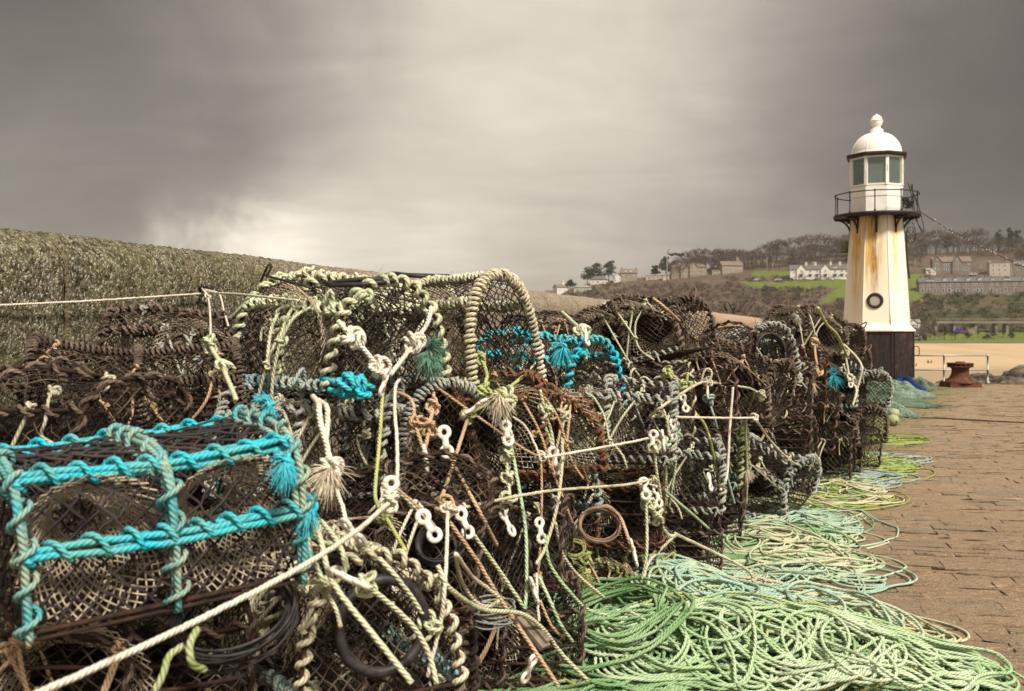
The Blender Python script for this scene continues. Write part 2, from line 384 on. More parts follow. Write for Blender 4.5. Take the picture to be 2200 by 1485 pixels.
def harbour_wall():
    m, n, b, tc = material('rough_granite')
    ob = tc.outputs['Object']
    wv = n.new('ShaderNodeVectorMath', operation='ADD'); n.l.new(ob, wv.inputs[0])
    sc_ = n.new('ShaderNodeVectorMath', operation='SCALE'); n.l.new(n.noise(ob, 26, 3, .6, out=1), sc_.inputs[0]); sc_.inputs['Scale'].default_value = .035
    n.l.new(sc_.outputs[0], wv.inputs[1]); g = wv.outputs[0]
    g = n.scale(g, 1, 1, .62); v1 = n.vor(g, 78); v2 = n.vor(g, 150); rc = n.vor(g, 78, out=1); gr = n.sep(rc)[0]
    nz = n.noise(ob, 18, 7, .72); big = n.noise(ob, 1.1, 4, .6)
    light = n.m('MULTIPLY', n.ramp(n.m('ADD', gr, n.m('MULTIPLY', nz, .5)), .62, 1.05), n.ramp(v1, .75, .25))
    c = n.mix(n.ramp(nz, .40, .62), (.016,.013,.009), (.15,.12,.075))
    c = n.mix(light, c, (.54,.50,.40))
    c = n.mix(n.m('MULTIPLY', n.ramp(v2, .38, .10), .5), c, (.36,.31,.22))
    x, y, z = n.sep(ob)
    # weed film near the start of the wall, warm bare granite farther along
    far = n.ramp(n.m('ADD', y, n.m('MULTIPLY', big, 1.5)), 7.2, 9.5)
    moss = n.m('MULTIPLY', n.ramp(n.m('ADD', n.m('MULTIPLY', nz,.5), n.m('MULTIPLY', big,.7)), .45, .80), n.m('SUBTRACT', 1.0, far))
    c = n.mix(n.m('MULTIPLY', moss, .62), c, (.105,.105,.026))
    damp = n.noise(n.scale(ob, 5, 5, .35), 1.0, 4, .6)
    c = n.mix(n.ramp(damp, .52, .70, 0, .55), c, (.035,.032,.014))
    c = n.mix(n.m('MULTIPLY', far, .34), c, (.50,.40,.29))
    redfar = n.ramp(y, 18, 24)
    c = n.mix(n.m('MULTIPLY', redfar, .5), c, (.55,.33,.22))
    at = n.new('ShaderNodeAttribute', attribute_name='joint')
    c = n.mix(n.m('MULTIPLY', at.outputs['Fac'], .9), c, n.mix(n.ramp(nz,.3,.7), (.11,.092,.052), (.20,.165,.095)))
    h = n.m('ADD', n.m('MULTIPLY', n.ramp(v1, .0, .55, 1, 0), .8), n.m('MULTIPLY', nz, .9))
    setb(n, b, c, .9, normal=n.bump(h, .013, 1.0), spec=.2)
    prof = []                                                          # (t, z): face, rounded shoulder, top, back
    rr = .25; H = 2.05
    for z_ in np.linspace(-.05, H-rr, 34): prof.append((0, z_))
    for a in np.linspace(0, PI/2, 20)[1:]: prof.append((-rr+rr*math.cos(a), H-rr+rr*math.sin(a)))
    for t in np.linspace(-rr, -2.2, 16)[1:]: prof.append((t, H+.02*math.sin(t*5)))
    prof.append((-2.25, -6)); prof = np.array(prof); k = len(prof)
    rng = np.random.default_rng(8)
    mb = MB(); J = []; s = -5.02+0.36-1.04*1; s = -4.66
    # joints fall at px 155 and 425 on the face
    s = .16-.98*7; first = True
    while s < 30.0:
        ln = .98 if s < 3.5 else rng.uniform(.95,1.5)
        ns = 42 if s > -2 and s < 6 else 14
        f = np.concatenate([[0,.009,.0185,.0195], np.linspace(.03,.97,ns), [.9805,.9815,.991,1]]); depth = np.where((f<.019)|(f>.981), -.014, 0.0)
        S, Kk = np.meshgrid(s+f*ln, np.arange(k), indexing='ij')
        t = prof[Kk,0]; z_ = prof[Kk,1]
        nd = np.gradient(prof, axis=0); nd = np.stack([nd[:,1], -nd[:,0]],1); nd /= np.linalg.norm(nd,axis=1)[:,None]
        disp = depth[:,None] + rng.normal(0,.0036,S.shape) + .006*np.sin(S*3.1+z_*4)*np.cos(z_*2.3+t*3+S) + rng.normal(0,.002)
        t = t+nd[Kk,0]*disp; z_ = z_+nd[Kk,1]*disp
        p = WB + AX*S[...,None] + NR*t[...,None]; p[...,2] += z_
        i = np.arange(len(f)-1)[:,None]*k+np.arange(k-1)[None,:]
        mb.add(p.reshape(-1,3), np.stack([i, i+k, i+k+1, i+1], -1).reshape(-1,4))
        J.append(np.repeat(((f < .019)|(f > .981)).astype(float), k)); s += ln
    me = mb.build('harbour_wall', m)
    a = me.attributes.new('joint','FLOAT','POINT'); a.data.foreach_set('value', np.concatenate(J).astype(np.float32))
    tag(obj('harbour_wall', me), 'long rough granite pier wall with a rounded top behind the stacked pots', 'wall')
harbour_wall()



# ------------------------------------------------------------------ lighthouse
LH_D = 28.6; LHX = (1883-CX)/F*LH_D; LHPOS = np.array([LHX, LH_D, 0]); LHROT = -math.atan2(LHX, LH_D); PPM = F/LH_D
def lh_z(y): return EYE+(HY-y)/PPM
def octa(rings, mb, mi=0, cap_top=False, cap_bot=False, n=8):
    """rings: (apothem, z)"""
    V = []; a = R(22.5)+np.arange(8)*R(45)
    for ap, z in rings:
        c = ap/math.cos(R(22.5)); V.append(np.stack([c*np.cos(a), c*np.sin(a), np.full(8,z)],1))
    # faces duplicated per side so that the edges stay crisp
    k = len(rings)
    for j in range(8):
        j2 = (j+1)%8
        vv = np.concatenate([np.stack([V[i][j], V[i][j2]]) for i in range(k)])
        mb.add(vv, [[2*i,2*i+1,2*i+3,2*i+2] for i in range(k-1)], mi=mi)
    if cap_top: mb.add(np.vstack([V[-1], [[0,0,rings[-1][1]]]]), t=[[j,(j+1)%8,8] for j in range(8)], mi=mi)
    if cap_bot: mb.add(np.vstack([V[0], [[0,0,rings[0][1]]]]), t=[[(j+1)%8,j,8] for j in range(8)], mi=mi)
    return mb

def lighthouse():
    m, n, b, tc = material('white_tower_paint'); ob = tc.outputs['Object']; x, y, z = n.sep(ob)
    nz = n.noise(ob, 3, 6, .6); st = n.noise(n.scale(ob, 9, 9, .28), 1.6, 5, .65, .3); st2 = n.noise(n.scale(ob, 26, 26, .5), 1.6, 4, .6)
    c = n.mix(n.ramp(nz, .3, .7), (.84,.78,.66), (.80,.72,.56))
    def streak(x0, wd, z0, z1, amt, ymax=0.0):
        g = n.m('EXPONENT', n.m('MULTIPLY', n.m('POWER', n.m('DIVIDE', n.m('SUBTRACT', x, x0), wd), 2.0), -1.0))
        fall = n.ramp(z, z0, z1); front = n.ramp(y, .1, -.1)
        return n.m('MULTIPLY', n.m('MULTIPLY', g, n.m('MULTIPLY', fall, front)), n.m('MULTIPLY', n.ramp(st, .30, .62), amt))
    zg = lh_z(468)
    rust = n.m('ADD', streak(-.10, .19, 2.5, zg-.7, 2.3), streak(-.56, .13, 1.7, zg-.8, 1.5))
    rust = n.m('ADD', rust, n.m('ADD', streak(.50, .10, 2.6, zg-.8, 1.0), streak(-.35,.42,1.75,zg+.2,.55)))
    c = n.mix(n.m('MINIMUM', rust, 1.0), c, n.mix(n.ramp(st2,.35,.6), (.44,.21,.035), (.70,.46,.14)))
    core = n.m('MULTIPLY', streak(-.05, .09, 2.3, zg-.9, 2.0), n.ramp(st2, .42, .58))
    c = n.mix(n.m('MINIMUM', core, .9), c, (.13,.065,.03))
    foot = n.m('MULTIPLY', n.ramp(z, 1.92, 1.70), n.ramp(n.noise(ob, 22, 4, .7), .54, .62))
    c = n.mix(n.m('MULTIPLY', foot, .7), c, (.25,.12,.06))
    setb(n, b, c, .5, normal=n.bump(nz, .01, .4), spec=.35); M['lh_tower'] = m
    m, n, b, tc = material('white_lantern_paint'); ob = tc.outputs['Object']
    nz = n.noise(ob, 5, 6, .65); sp = n.noise(ob, 40, 3, .7)
    c = n.mix(n.ramp(nz, .35, .7), (.82,.79,.72), (.72,.68,.60)); c = n.mix(n.m('MULTIPLY', n.ramp(sp,.68,.72), .5), c, (.3,.2,.13))
    setb(n, b, c, .45, normal=n.bump(nz,.006,.4)); M['lh_white'] = m
    m, n, b, tc = material('rusty_dark_plates'); ob = tc.outputs['Object']
    st = n.noise(n.scale(ob, 22, 22, 1.0), 1.2, 7, .7, .2); nz = n.noise(ob, 6, 6, .7); fl = n.noise(ob, 60, 4, .75)
    c = n.mix(n.ramp(st, .46, .72), (.006,.005,.006), (.062,.024,.016)); c = n.mix(n.ramp(nz, .52, .72, 0, .6), c, (.14,.058,.035))
    c = n.mix(n.m('MULTIPLY', n.ramp(fl, .62, .70), n.ramp(st,.35,.6)), c, (.22,.17,.14))
    setb(n, b, c, .6, normal=n.bump(n.m('ADD', st, n.m('MULTIPLY', fl, .5)), .012, .8), spec=.4); M['lh_dark'] = m
    M['lh_iron'] = plain_mat('dark_railing_paint', (.012,.011,.014), (.05,.025,.02), 8, .5, .002)
    m, n, b, tc = material('lantern_glass')
    tr = n.new('ShaderNodeBsdfTransparent'); tr.inputs[0].default_value = (.80,.86,.82,1)
    gl = n.new('ShaderNodeBsdfGlossy'); gl.inputs[0].default_value = (.8,.85,.82,1); gl.inputs['Roughness'].default_value = .04
    lw = n.new('ShaderNodeLayerWeight'); lw.inputs[0].default_value = .35
    df = n.new('ShaderNodeBsdfDiffuse'); df.inputs[0].default_value = (.35,.40,.38,1)
    m1 = n.new('ShaderNodeMixShader'); m1.inputs[0].default_value = .16; n.l.new(tr.outputs[0], m1.inputs[1]); n.l.new(df.outputs[0], m1.inputs[2])
    m2 = n.new('ShaderNodeMixShader'); n.l.new(n.m('ADD', n.m('MULTIPLY', lw.outputs['Fresnel'], .7), .05), m2.inputs[0]); n.l.new(m1.outputs[0], m2.inputs[1]); n.l.new(gl.outputs[0], m2.inputs[2])
    n.l.new(m2.outputs[0], m.node_tree.nodes['Material Output'].inputs[0]); M['glass'] = m

    t = thing('lighthouse', 'white octagonal lighthouse with rust stains on a dark rusty plinth', 'lighthouse', LHPOS, (0,0,LHROT))
    zp = lh_z(710); zs = lh_z(699); zg = lh_z(466)
    # plinth: slightly overlapping riveted plates
    mb = octa([(1.005,-.02),(1.0,.3),(.995,zp-.02)], MB()); mb2 = mb
    for k in range(8):
        a = R(22.5+45*k); c = 1.0/math.cos(R(22.5))
        mb.box((c*math.cos(a)*.996, c*math.sin(a)*.996, zp/2-.02), (.035,.035,zp-.05), rot=Matrix.Rotation(a,3,'Z'))
    obj('plinth', mb.build('plinth', M['lh_dark'], False), t)
    dm = MB(); a = R(-45); rot = Matrix.Rotation(a+PI/2,3,'Z')
    dm.box((1.012*math.cos(a), 1.012*math.sin(a), .80), (.70,.03,1.52), rot=rot)
    door = obj('door', dm.build('door', M['lh_dark'], False), t)
    hm = MB(); q = Matrix.Rotation(0,3,'Z')
    hp = np.array([[1.0,-.30,.92],[1.13,-.30,.92],[1.13,-.30,1.16],[1.0,-.30,1.16]])
    hm.tube(spline(hp,.03), .014, 6); hm.tube([[1.0,-.28,.62],[1.07,-.28,.62],[1.07,-.28,.70]], .012, 5)
    obj('handle', hm.build('handle', M['lh_iron']), door)
    mb = octa([(1.05,zp-.03),(1.05,zp+.012),(1.0,zp+.04),(.915,zs),(.895,zs+.06),(.875,zs+.4),(.69,zg)], MB())
    tw = obj('tower', mb.build('tower', M['lh_tower'], False), t)
    sm = MB()                                                          # flange seams up the corners
    for k in range(8):
        a = R(22.5+45*k); p = []
        for ap, z in [(.915,zs),(.875,zs+.4),(.69,zg)]: c = ap/math.cos(R(22.5))+.003; p.append([c*math.cos(a), c*math.sin(a), z])
        sm.tube(p, .012, 5, fast=True)
    obj('seam', sm.build('seam', M['lh_tower']), tw)
    # porthole, straight out of the front face
    def apo(z): return .875+(.69-.875)*(z-zs-.4)/(zg-zs-.4)
    pz = lh_z(648); py = -apo(pz)
    pm = MB().lathe([(.135,0),(.15,.035),(.17,.05),(.20,.05),(.222,.035),(.225,0)], 36)
    pl = MB().lathe([(.0005,.012),(.14,.012)], 32)
    ph = obj('porthole', pm.build('porthole', M['lh_iron']), t, (-.035,py-.002,pz), (PI/2-.06,0,0))
    obj('pane', pl.build('pane', plain_mat('porthole_glass', (.40,.35,.27), (.34,.30,.23), 6, .25)), ph)
    # gallery
    gr = 1.205
    g = MB().lathe([(.60,zg-.04),(gr-.03,zg-.04),(gr,zg-.03),(gr,zg+.035),(gr-.02,zg+.045),(.60,zg+.045)], 48)
    obj('gallery_deck', g.build('gallery_deck', M['lh_dark']), t)
    for k in range(8):
        a = R(22.5+45*k+22.5); d_ = np.array([math.cos(a), math.sin(a), 0]); br = MB()
        arc = [d_*(.72+.44*(1-math.cos(u)))+np.array([0,0,zg-.05-.46*(1-math.sin(u))]) for u in np.linspace(0,PI/2,9)]
        for i in range(8): pass
        br.tube(np.array(arc), .028, 4)
        br.tube([d_*.725+[0,0,zg-.52], d_*.70+[0,0,zg-.045]], .032, 4); br.tube([d_*.70+[0,0,zg-.07], d_*1.16+[0,0,zg-.07]], .026, 4)
        br.lathe([(.0005,-.05),(.05,-.04),(.05,.04),(.0005,.05)], 8, c=d_*.80+[0,0,zg-.10])
        obj('bracket', br.build('bracket', M['lh_iron']), t)
    zr = lh_z(420)
    rl = MB(); ring = np.array([[gr*.965*math.cos(a), gr*.965*math.sin(a), zr] for a in np.linspace(0,2*PI,65)]); rl.tube(ring, .017, 6)
    rail = obj('gallery_rail', rl.build('gallery_rail', M['lh_iron']), t)
    for k in range(10):
        a = R(-92+36*k); x_, y_ = gr*.965*math.cos(a), gr*.965*math.sin(a)
        pm = MB().lathe([(.03,zg+.045),(.03,zg+.08),(.016,zg+.10),(.016,zr-.02),(.027,zr),(.024,zr+.03),(.0005,zr+.045)], 8, c=(x_,y_,0))
        obj('rail_post', pm.build('rail_post', M['lh_iron']), rail)
    # drum and lantern
    zd = lh_z(404); zc = lh_z(342)
    mb = octa([(.69,zg+.03),(.685,zd-.32),(.70,zd-.31),(.70,zd-.02),(.66,zd)], MB(), cap_top=True)
    obj('lantern_drum', mb.build('lantern_drum', M['lh_white'], False), t)
    fm = MB(); a8 = R(22.5)+np.arange(8)*R(45); cr = .685/math.cos(R(22.5))
    for a in a8: fm.box((cr*math.cos(a)*.985, cr*math.sin(a)*.985, (zd+zc)/2), (.085,.085,zc-zd), rot=Matrix.Rotation(a,3,'Z'))
    for zz_, hh in ((zd+.02,.05),(zc-.02,.06)):
        for k in range(8):
            a = R(45*k); fm.box((.682*math.cos(a), .682*math.sin(a), zz_), (.05,.56,hh), rot=Matrix.Rotation(a,3,'Z'))
    obj('lantern_frame', fm.build('lantern_frame', M['lh_white'], False), t)
    for k in range(8):
        a = R(45*k); pn = MB().box((.668*math.cos(a), .668*math.sin(a), (zd+zc)/2), (.012,.50,zc-zd-.07), rot=Matrix.Rotation(a,3,'Z'))
        obj('lantern_pane', pn.build('lantern_pane', M['glass'], False), t)
    for a in a8:                                                       # little grab handles on the glazing bars
        zq = zc-.36; c_ = np.array([cr*math.cos(a)*1.06, cr*math.sin(a)*1.06, zq]); hm = MB().tube(spline([c_*[.97,.97,1]+[0,0,.1], c_+[0,0,.09], c_-[0,0,.09], c_*[.97,.97,1]-[0,0,.1]], .02), .009, 5)
        obj('grab_handle', hm.build('grab_handle', M['lh_white']), t)
    lm = MB().lathe([(.0005,zd),(.20,zd),(.20,zd+.06),(.06,zd+.07),(.06,zd+.22),(.13,zd+.24),(.15,zd+.34),(.13,zd+.46),(.05,zd+.5),(.0005,zd+.5)], 16, c=(-.36,.1,0))
    lm.tube([[.05,0,zd],[.05,0,zd+.28]], .015, 5)
    obj('lamp_apparatus', lm.build('lamp_apparatus', M['lh_iron']), t)
    zt = lh_z(334)
    mb = octa([(.66,zc-.005),(.80,zc+.005),(.82,zc+.05),(.815,zt-.01),(.60,zt)], MB(), cap_bot=True)
    obj('cornice', mb.build('cornice', M['lh_dark'], False), t)
    zdt = lh_z(290); hh = zdt-zt
    prof = [(.715,zt-.02),(.72,zt+.02)]+[(.70*math.cos(u)**.92 if u < PI/2-.01 else .001, zt+.03+(hh+.03)*math.sin(u)) for u in np.linspace(.02,1.40,18)]
    dm = MB().lathe(prof, 40)
    for k in range(8):
        a = R(45*k+22.5); dm.tube(np.array([[(r_+.002)*math.cos(a), (r_+.002)*math.sin(a), z_] for r_, z_ in prof[1:]]), .009, 5, fast=True)
    obj('dome', dm.build('dome', M['lh_white']), t)
    z0 = lh_z(291); vm = MB().lathe([(.21,z0-.03),(.215,z0+.035),(.185,z0+.05),(.19,z0+.15),(.17,z0+.17),(.12,z0+.19),(.11,z0+.25),(.14,z0+.28),(.175,z0+.36),(.175,z0+.40),(.185,z0+.41),(.185,z0+.425),(.165,z0+.44),(.135,z0+.53),(.07,z0+.585),(.0005,z0+.60)], 28)
    vm.tube([[0,0,z0+.58],[0,0,z0+.63]], .018, 6)
    vt = obj('ventilator', vm.build('ventilator', M['lh_white']), t)
    bm_ = MB().lathe([(.218,z0-.02),(.222,z0+.005),(.218,z0+.012)], 28)
    obj('collar', bm_.build('collar', M['lh_iron']), vt)
    # small lamp housing bracketed to the side
    lb = MB().lathe([(.10,-.16),(.115,-.15),(.115,.12),(.13,.14),(.13,.17),(.0005,.18)], 14).box((.12,0,.0),(.12,.10,.06))
    lb.box((0,0,-.17),(.26,.26,.02)); hx = -(lh_z(0) and apo(lh_z(530)))-.15
    bx = obj('side_lamp', lb.build('side_lamp', plain_mat('dull_green_glass', (.10,.11,.06), (.24,.23,.15), 14, .35)), t, (hx,-.1,lh_z(530)))
    # cable trunking on the far side
    cm = MB().tube(spline([[.80,-.15,lh_z(500)],[.83,-.12,lh_z(560)],[.89,-.1,lh_z(600)]],.05), .03, 6)
    obj('cable_duct', cm.build('cable_duct', M['lh_iron']), t)
lighthouse()

def festoon():
    wire = plain_mat('black_cable', (.012,.011,.011), (.03,.026,.024), 20, .6)
    a = P(1972,452,LH_D-.3); e = P(2330,620,24.5)
    t_ = np.linspace(0,1,60)[:,None]; pts = a*(1-t_)+e*t_; pts[:,2] -= (.35*4*t_*(1-t_)).ravel()*.55
    mb = MB().tube(pts, .011, 5, fast=True)
    rng = np.random.default_rng(3)
    t = tag(obj('light_cable', mb.build('light_cable', wire)), 'sagging black string of small bulbs running from the lighthouse gallery', 'cable')
    bm_ = MB().lathe([(.0005,-.05),(.016,-.045),(.02,-.02),(.012,.0),(.010,.02)], 6).build('bulb', plain_mat('dull_bulb', (.10,.10,.10), (.55,.52,.48), 3, .3))
    for k in range(50):
        p = pts[min(59,int(6+k*1.06))]+rng.normal(0,.012,3); obj('bulb', bm_, t, p, (rng.uniform(-2,2),rng.uniform(-2,2),0))
    # bare wire and poles lashed to the gallery
    mb = MB()
    def L(px,py,dd=0): return P(px,py,LH_D-.15+dd)
    for q in ([(1951,393),(1958,420),(1963,460),(1972,480),(1984,497),(1983,482),(1973,440),(1963,418),(1957,396)],
              [(1960,395),(1962,430),(1968,465),(1976,490),(1983,500)],[(1955,400),(1966,424),(1972,452)]):
        mb.tube(spline([L(x,y,rng.uniform(-.1,.1)) for x,y in q],.05), .012, 5, fast=True)
    for _ in range(16):
        q = [(1940+rng.uniform(-10,25), 437+rng.uniform(-14,14)) for _ in range(5)]
        mb.tube(spline([L(x,y,rng.uniform(-.15,.15)) for x,y in q],.04), .008, 4, fast=True)
    tag(obj('tangled_wire', mb.build('tangled_wire', wire)), 'tangle of bare black wire and poles lashed to the gallery rail', 'wire')
    mb = MB()
    for dx in (-5,5): mb.tube([L(1957+dx,470), L(1957+dx*.7,484)], .006, 4)
    for rx, ry, cy in ((8,12,490),(11,18,505),(9,13,508),(6,6,496),(7,4,509)):
        mb.tube(np.array([L(1957+rx*math.cos(a)+rng.uniform(-1,1), cy+ry*math.sin(a), .08*math.sin(a*2)) for a in np.linspace(0,2*PI,22)]), .008, 4)
    tag(obj('wire_ornament', mb.build('wire_ornament', wire)), 'wire frame light ornament hanging below the lighthouse gallery', 'ornament')
festoon()

# ------------------------------------------------------------------ railing, bollard, floor cable, rocks
def quay_things():
    galv = plain_mat('galvanised_pipe', (.42,.41,.38), (.30,.29,.27), 12, .45, .001, .35)
    t = thing('pipe_railing', 'grey two-bar pipe railing along the pier end behind the rusty bollard', 'railing')
    d0 = 31.0
    def Q(px, py): return P(px, py, d0)
    zt, zm = Q(2028,764)[2], Q(2028,795)[2]
    x0, x1 = Q(1958,700)[0], Q(2122,700)[0]
    for nm, z_ in (('top_rail',zt),('middle_rail',zm)):
        obj(nm, MB().tube([[x0,d0,z_],[x1,d0,z_]], .024, 10).build(nm, galv), t)
    for px in (1958,2028,2122):
        x_ = Q(px,700)[0]; mb = MB().lathe([(.06,-.02),(.06,.02),(.028,.025),(.028,zm-.05),(.042,zm-.045),(.042,zm+.045),(.028,zm+.05),(.028,zt-.05),(.042,zt-.045),(.042,zt+.03),(.0005,zt+.045)], 12, c=(x_,d0,0))
        obj('post', mb.build('post', galv), t)
    m, n, b, tc = material('thick_rust'); ob = tc.outputs['Object']
    nz = n.noise(ob, 6, 8, .72); f = n.noise(ob, 45, 5, .75)
    c = n.mix(n.ramp(nz, .35, .62), (.035,.013,.008), (.15,.055,.028)); c = n.mix(n.ramp(f, .60, .72, 0, .6), c, (.28,.19,.14)); c = n.mix(n.ramp(f, .42,.30), c, (.02,.01,.008))
    setb(n, b, c, .85, normal=n.bump(n.m('ADD', nz, n.m('MULTIPLY', f, .5)), .02, .9), spec=.25); M['rust'] = m
    t = thing('bollard', 'rusty cast iron mooring bollard with a flared waist and pierced top', 'bollard', (( 2063-CX)/F*28.2, 28.2, 0)); t.scale = (.94,.94,.94)
    s = 28.2/F
    mb = MB().lathe([(.46,.13),(.45,.17),(.39,.21),(.33,.27),(.27,.38),(.245,.48),(.25,.56),(.29,.60),(.33,.615)], 28)
    obj('drum', mb.build('drum', M['rust']), t)
    bs = MB().box((0,0,.06),(.98,.80,.13), taper=.96)
    for a in range(4): bs.lathe([(.05,.12),(.05,.16),(.0005,.165)], 6, c=(.40*(1 if a%2 else -1), .30*(1 if a>1 else -1), 0))
    obj('base_plate', bs.build('base_plate', M['rust'], False), t)
    tp = MB().lathe([(.33,.605),(.37,.61),(.375,.635),(.345,.64)], 28).lathe([(.345,.70),(.385,.705),(.39,.735),(.36,.745),(.14,.75),(.13,.785),(.0005,.79)], 28).lathe([(.315,.63),(.315,.71)], 28)
    for k in range(16): a = 2*PI*k/16; tp.box((.345*math.cos(a), .345*math.sin(a), .67), (.05,.05,.08), rot=Matrix.Rotation(a,3,'Z'))
    obj('top_flange', tp.build('top_flange', M['rust']), t)
    # thin cable over the paving
    g = lambda px, py, z: np.array([(px-CX)/F*((EYE-z)*F/(py-HY)), (EYE-z)*F/(py-HY), z])
    pts = spline([g(1945,897,.015),g(2010,899,.012),g(2080,902,.014),g(2150,906,.012),g(2260,911,.012)],.1)
    tag(obj('floor_cable', MB().tube(pts,.014,6).build('floor_cable', M['rubber'])), 'thin dark cable lying straight across the paving near the buoys', 'cable')
    # rocks on the foreshore beyond the pier end
    m, n, b, tc = material('dark_rock'); ob = tc.outputs['Object']; nz = n.noise(ob, 1.1, 8, .7, .4); st = n.noise(n.scale(ob,.6,.6,3.5), 1.2, 5, .6, .8)
    c = n.mix(n.ramp(st, .38, .62), (.045,.034,.026), (.19,.145,.105)); c = n.mix(n.ramp(nz,.35,.5), (.022,.017,.014), c)
    setb(n, b, c, .9, normal=n.bump(n.m('ADD',nz,st), .25, .9)); 
    rng = np.random.default_rng(5)
    def rock(lab, px, py, d, sx, sy, sz, rot):
        nu, nv = 48, 26; u = np.linspace(0,2*PI,nu,endpoint=False); v = np.linspace(-.5,PI/2,nv); U,Vv = np.meshgrid(u,v,indexing='ij')
        dirs = np.stack([np.cos(U)*np.cos(Vv), np.sin(U)*np.cos(Vv), np.sin(Vv)],-1); rr = np.ones_like(U)
        for k in range(9):
            q = rng.normal(0,1.0+k*.7,3); rr += np.abs(np.sin(dirs@q*2+rng.uniform(0,6)))*.26/(1+k*.45)-.05
        p = dirs*rr[...,None]*np.array([sx,sy,sz]); i = np.arange(nu)[:,None]; j = np.arange(nv-1)[None,:]; i2 = (i+1)%nu
        mb = MB().add(p.reshape(-1,3), np.stack([i*nv+j,i2*nv+j,i2*nv+j+1,i*nv+j+1],-1).reshape(-1,4))
        c = P(px,py,d); o = obj('rock', mb.build('rock', m), None, (c[0],c[1],c[2]), (0,R(rot),0)); tag(o, lab, 'rock', 'foreshore rocks beyond the pier end')
    rock('tall dark sloping rock ridge beyond the end of the pipe railing', 2235, 850, 46, 2.1, 2.3, 1.15, -16)
    rock('low jagged rock between the bollard and the last railing post', 2110, 838, 47, 1.15, 1.6, .55, -6)
    rock('small dark rock partly hidden behind the rusty bollard', 2052, 832, 47, .75, 1.1, .38, -10)
    rock('broad low rock in front of the sloping ridge', 2170, 842, 43, 1.2, 1.3, .5, -5)
quay_things()

# ------------------------------------------------------------------ beach, bay and hillside
SKYX = [900,1100,1190,1230,1270,1340,1420,1500,1560,1650,1720,1800,1900,2000,2100,2200,2500,3000,3600]
SKYY = [745,700,640,618,607,600,592,580,570,562,552,548,548,545,540,534,525,540,560]
def sky_y(px): return np.interp(px, SKYX, SKYY)
YB = 735.0
def hill_pt(px, py):
    """point of the hillside seen at that photo pixel: the slope rises from the beach at 400 m to the skyline at 640 m"""
    t = (YB-py)/(YB-sky_y(px)); d = 400+240*t
    return P(px, py, d), d
def inside(px, py, poly):
    r = np.zeros(px.shape, bool); j = len(poly)-1
    for i in range(len(poly)):
        xi, yi = poly[i]; xj, yj = poly[j]
        r ^= ((yi > py) != (yj > py)) & (px < (xj-xi)*(py-yi)/(yj-yi+1e-9)+xi); j = i
    return r
FIELDS = [[(1590,604),(1640,606),(1835,601),(1990,588),(1990,600),(1830,618),(1700,622),(1600,616)],
          [(1762,652),(1785,628),(1805,612),(1990,592),(1985,648),(1850,645),(1800,645)],
          [(1620,583),(1700,582),(1700,592),(1620,594)],
          [(1955,736),(1955,728),(2020,722),(2110,713),(2500,706),(2500,736)],
          [(1990,640),(1990,588),(1978,588),(1938,590),(1938,650),(1965,650)]]
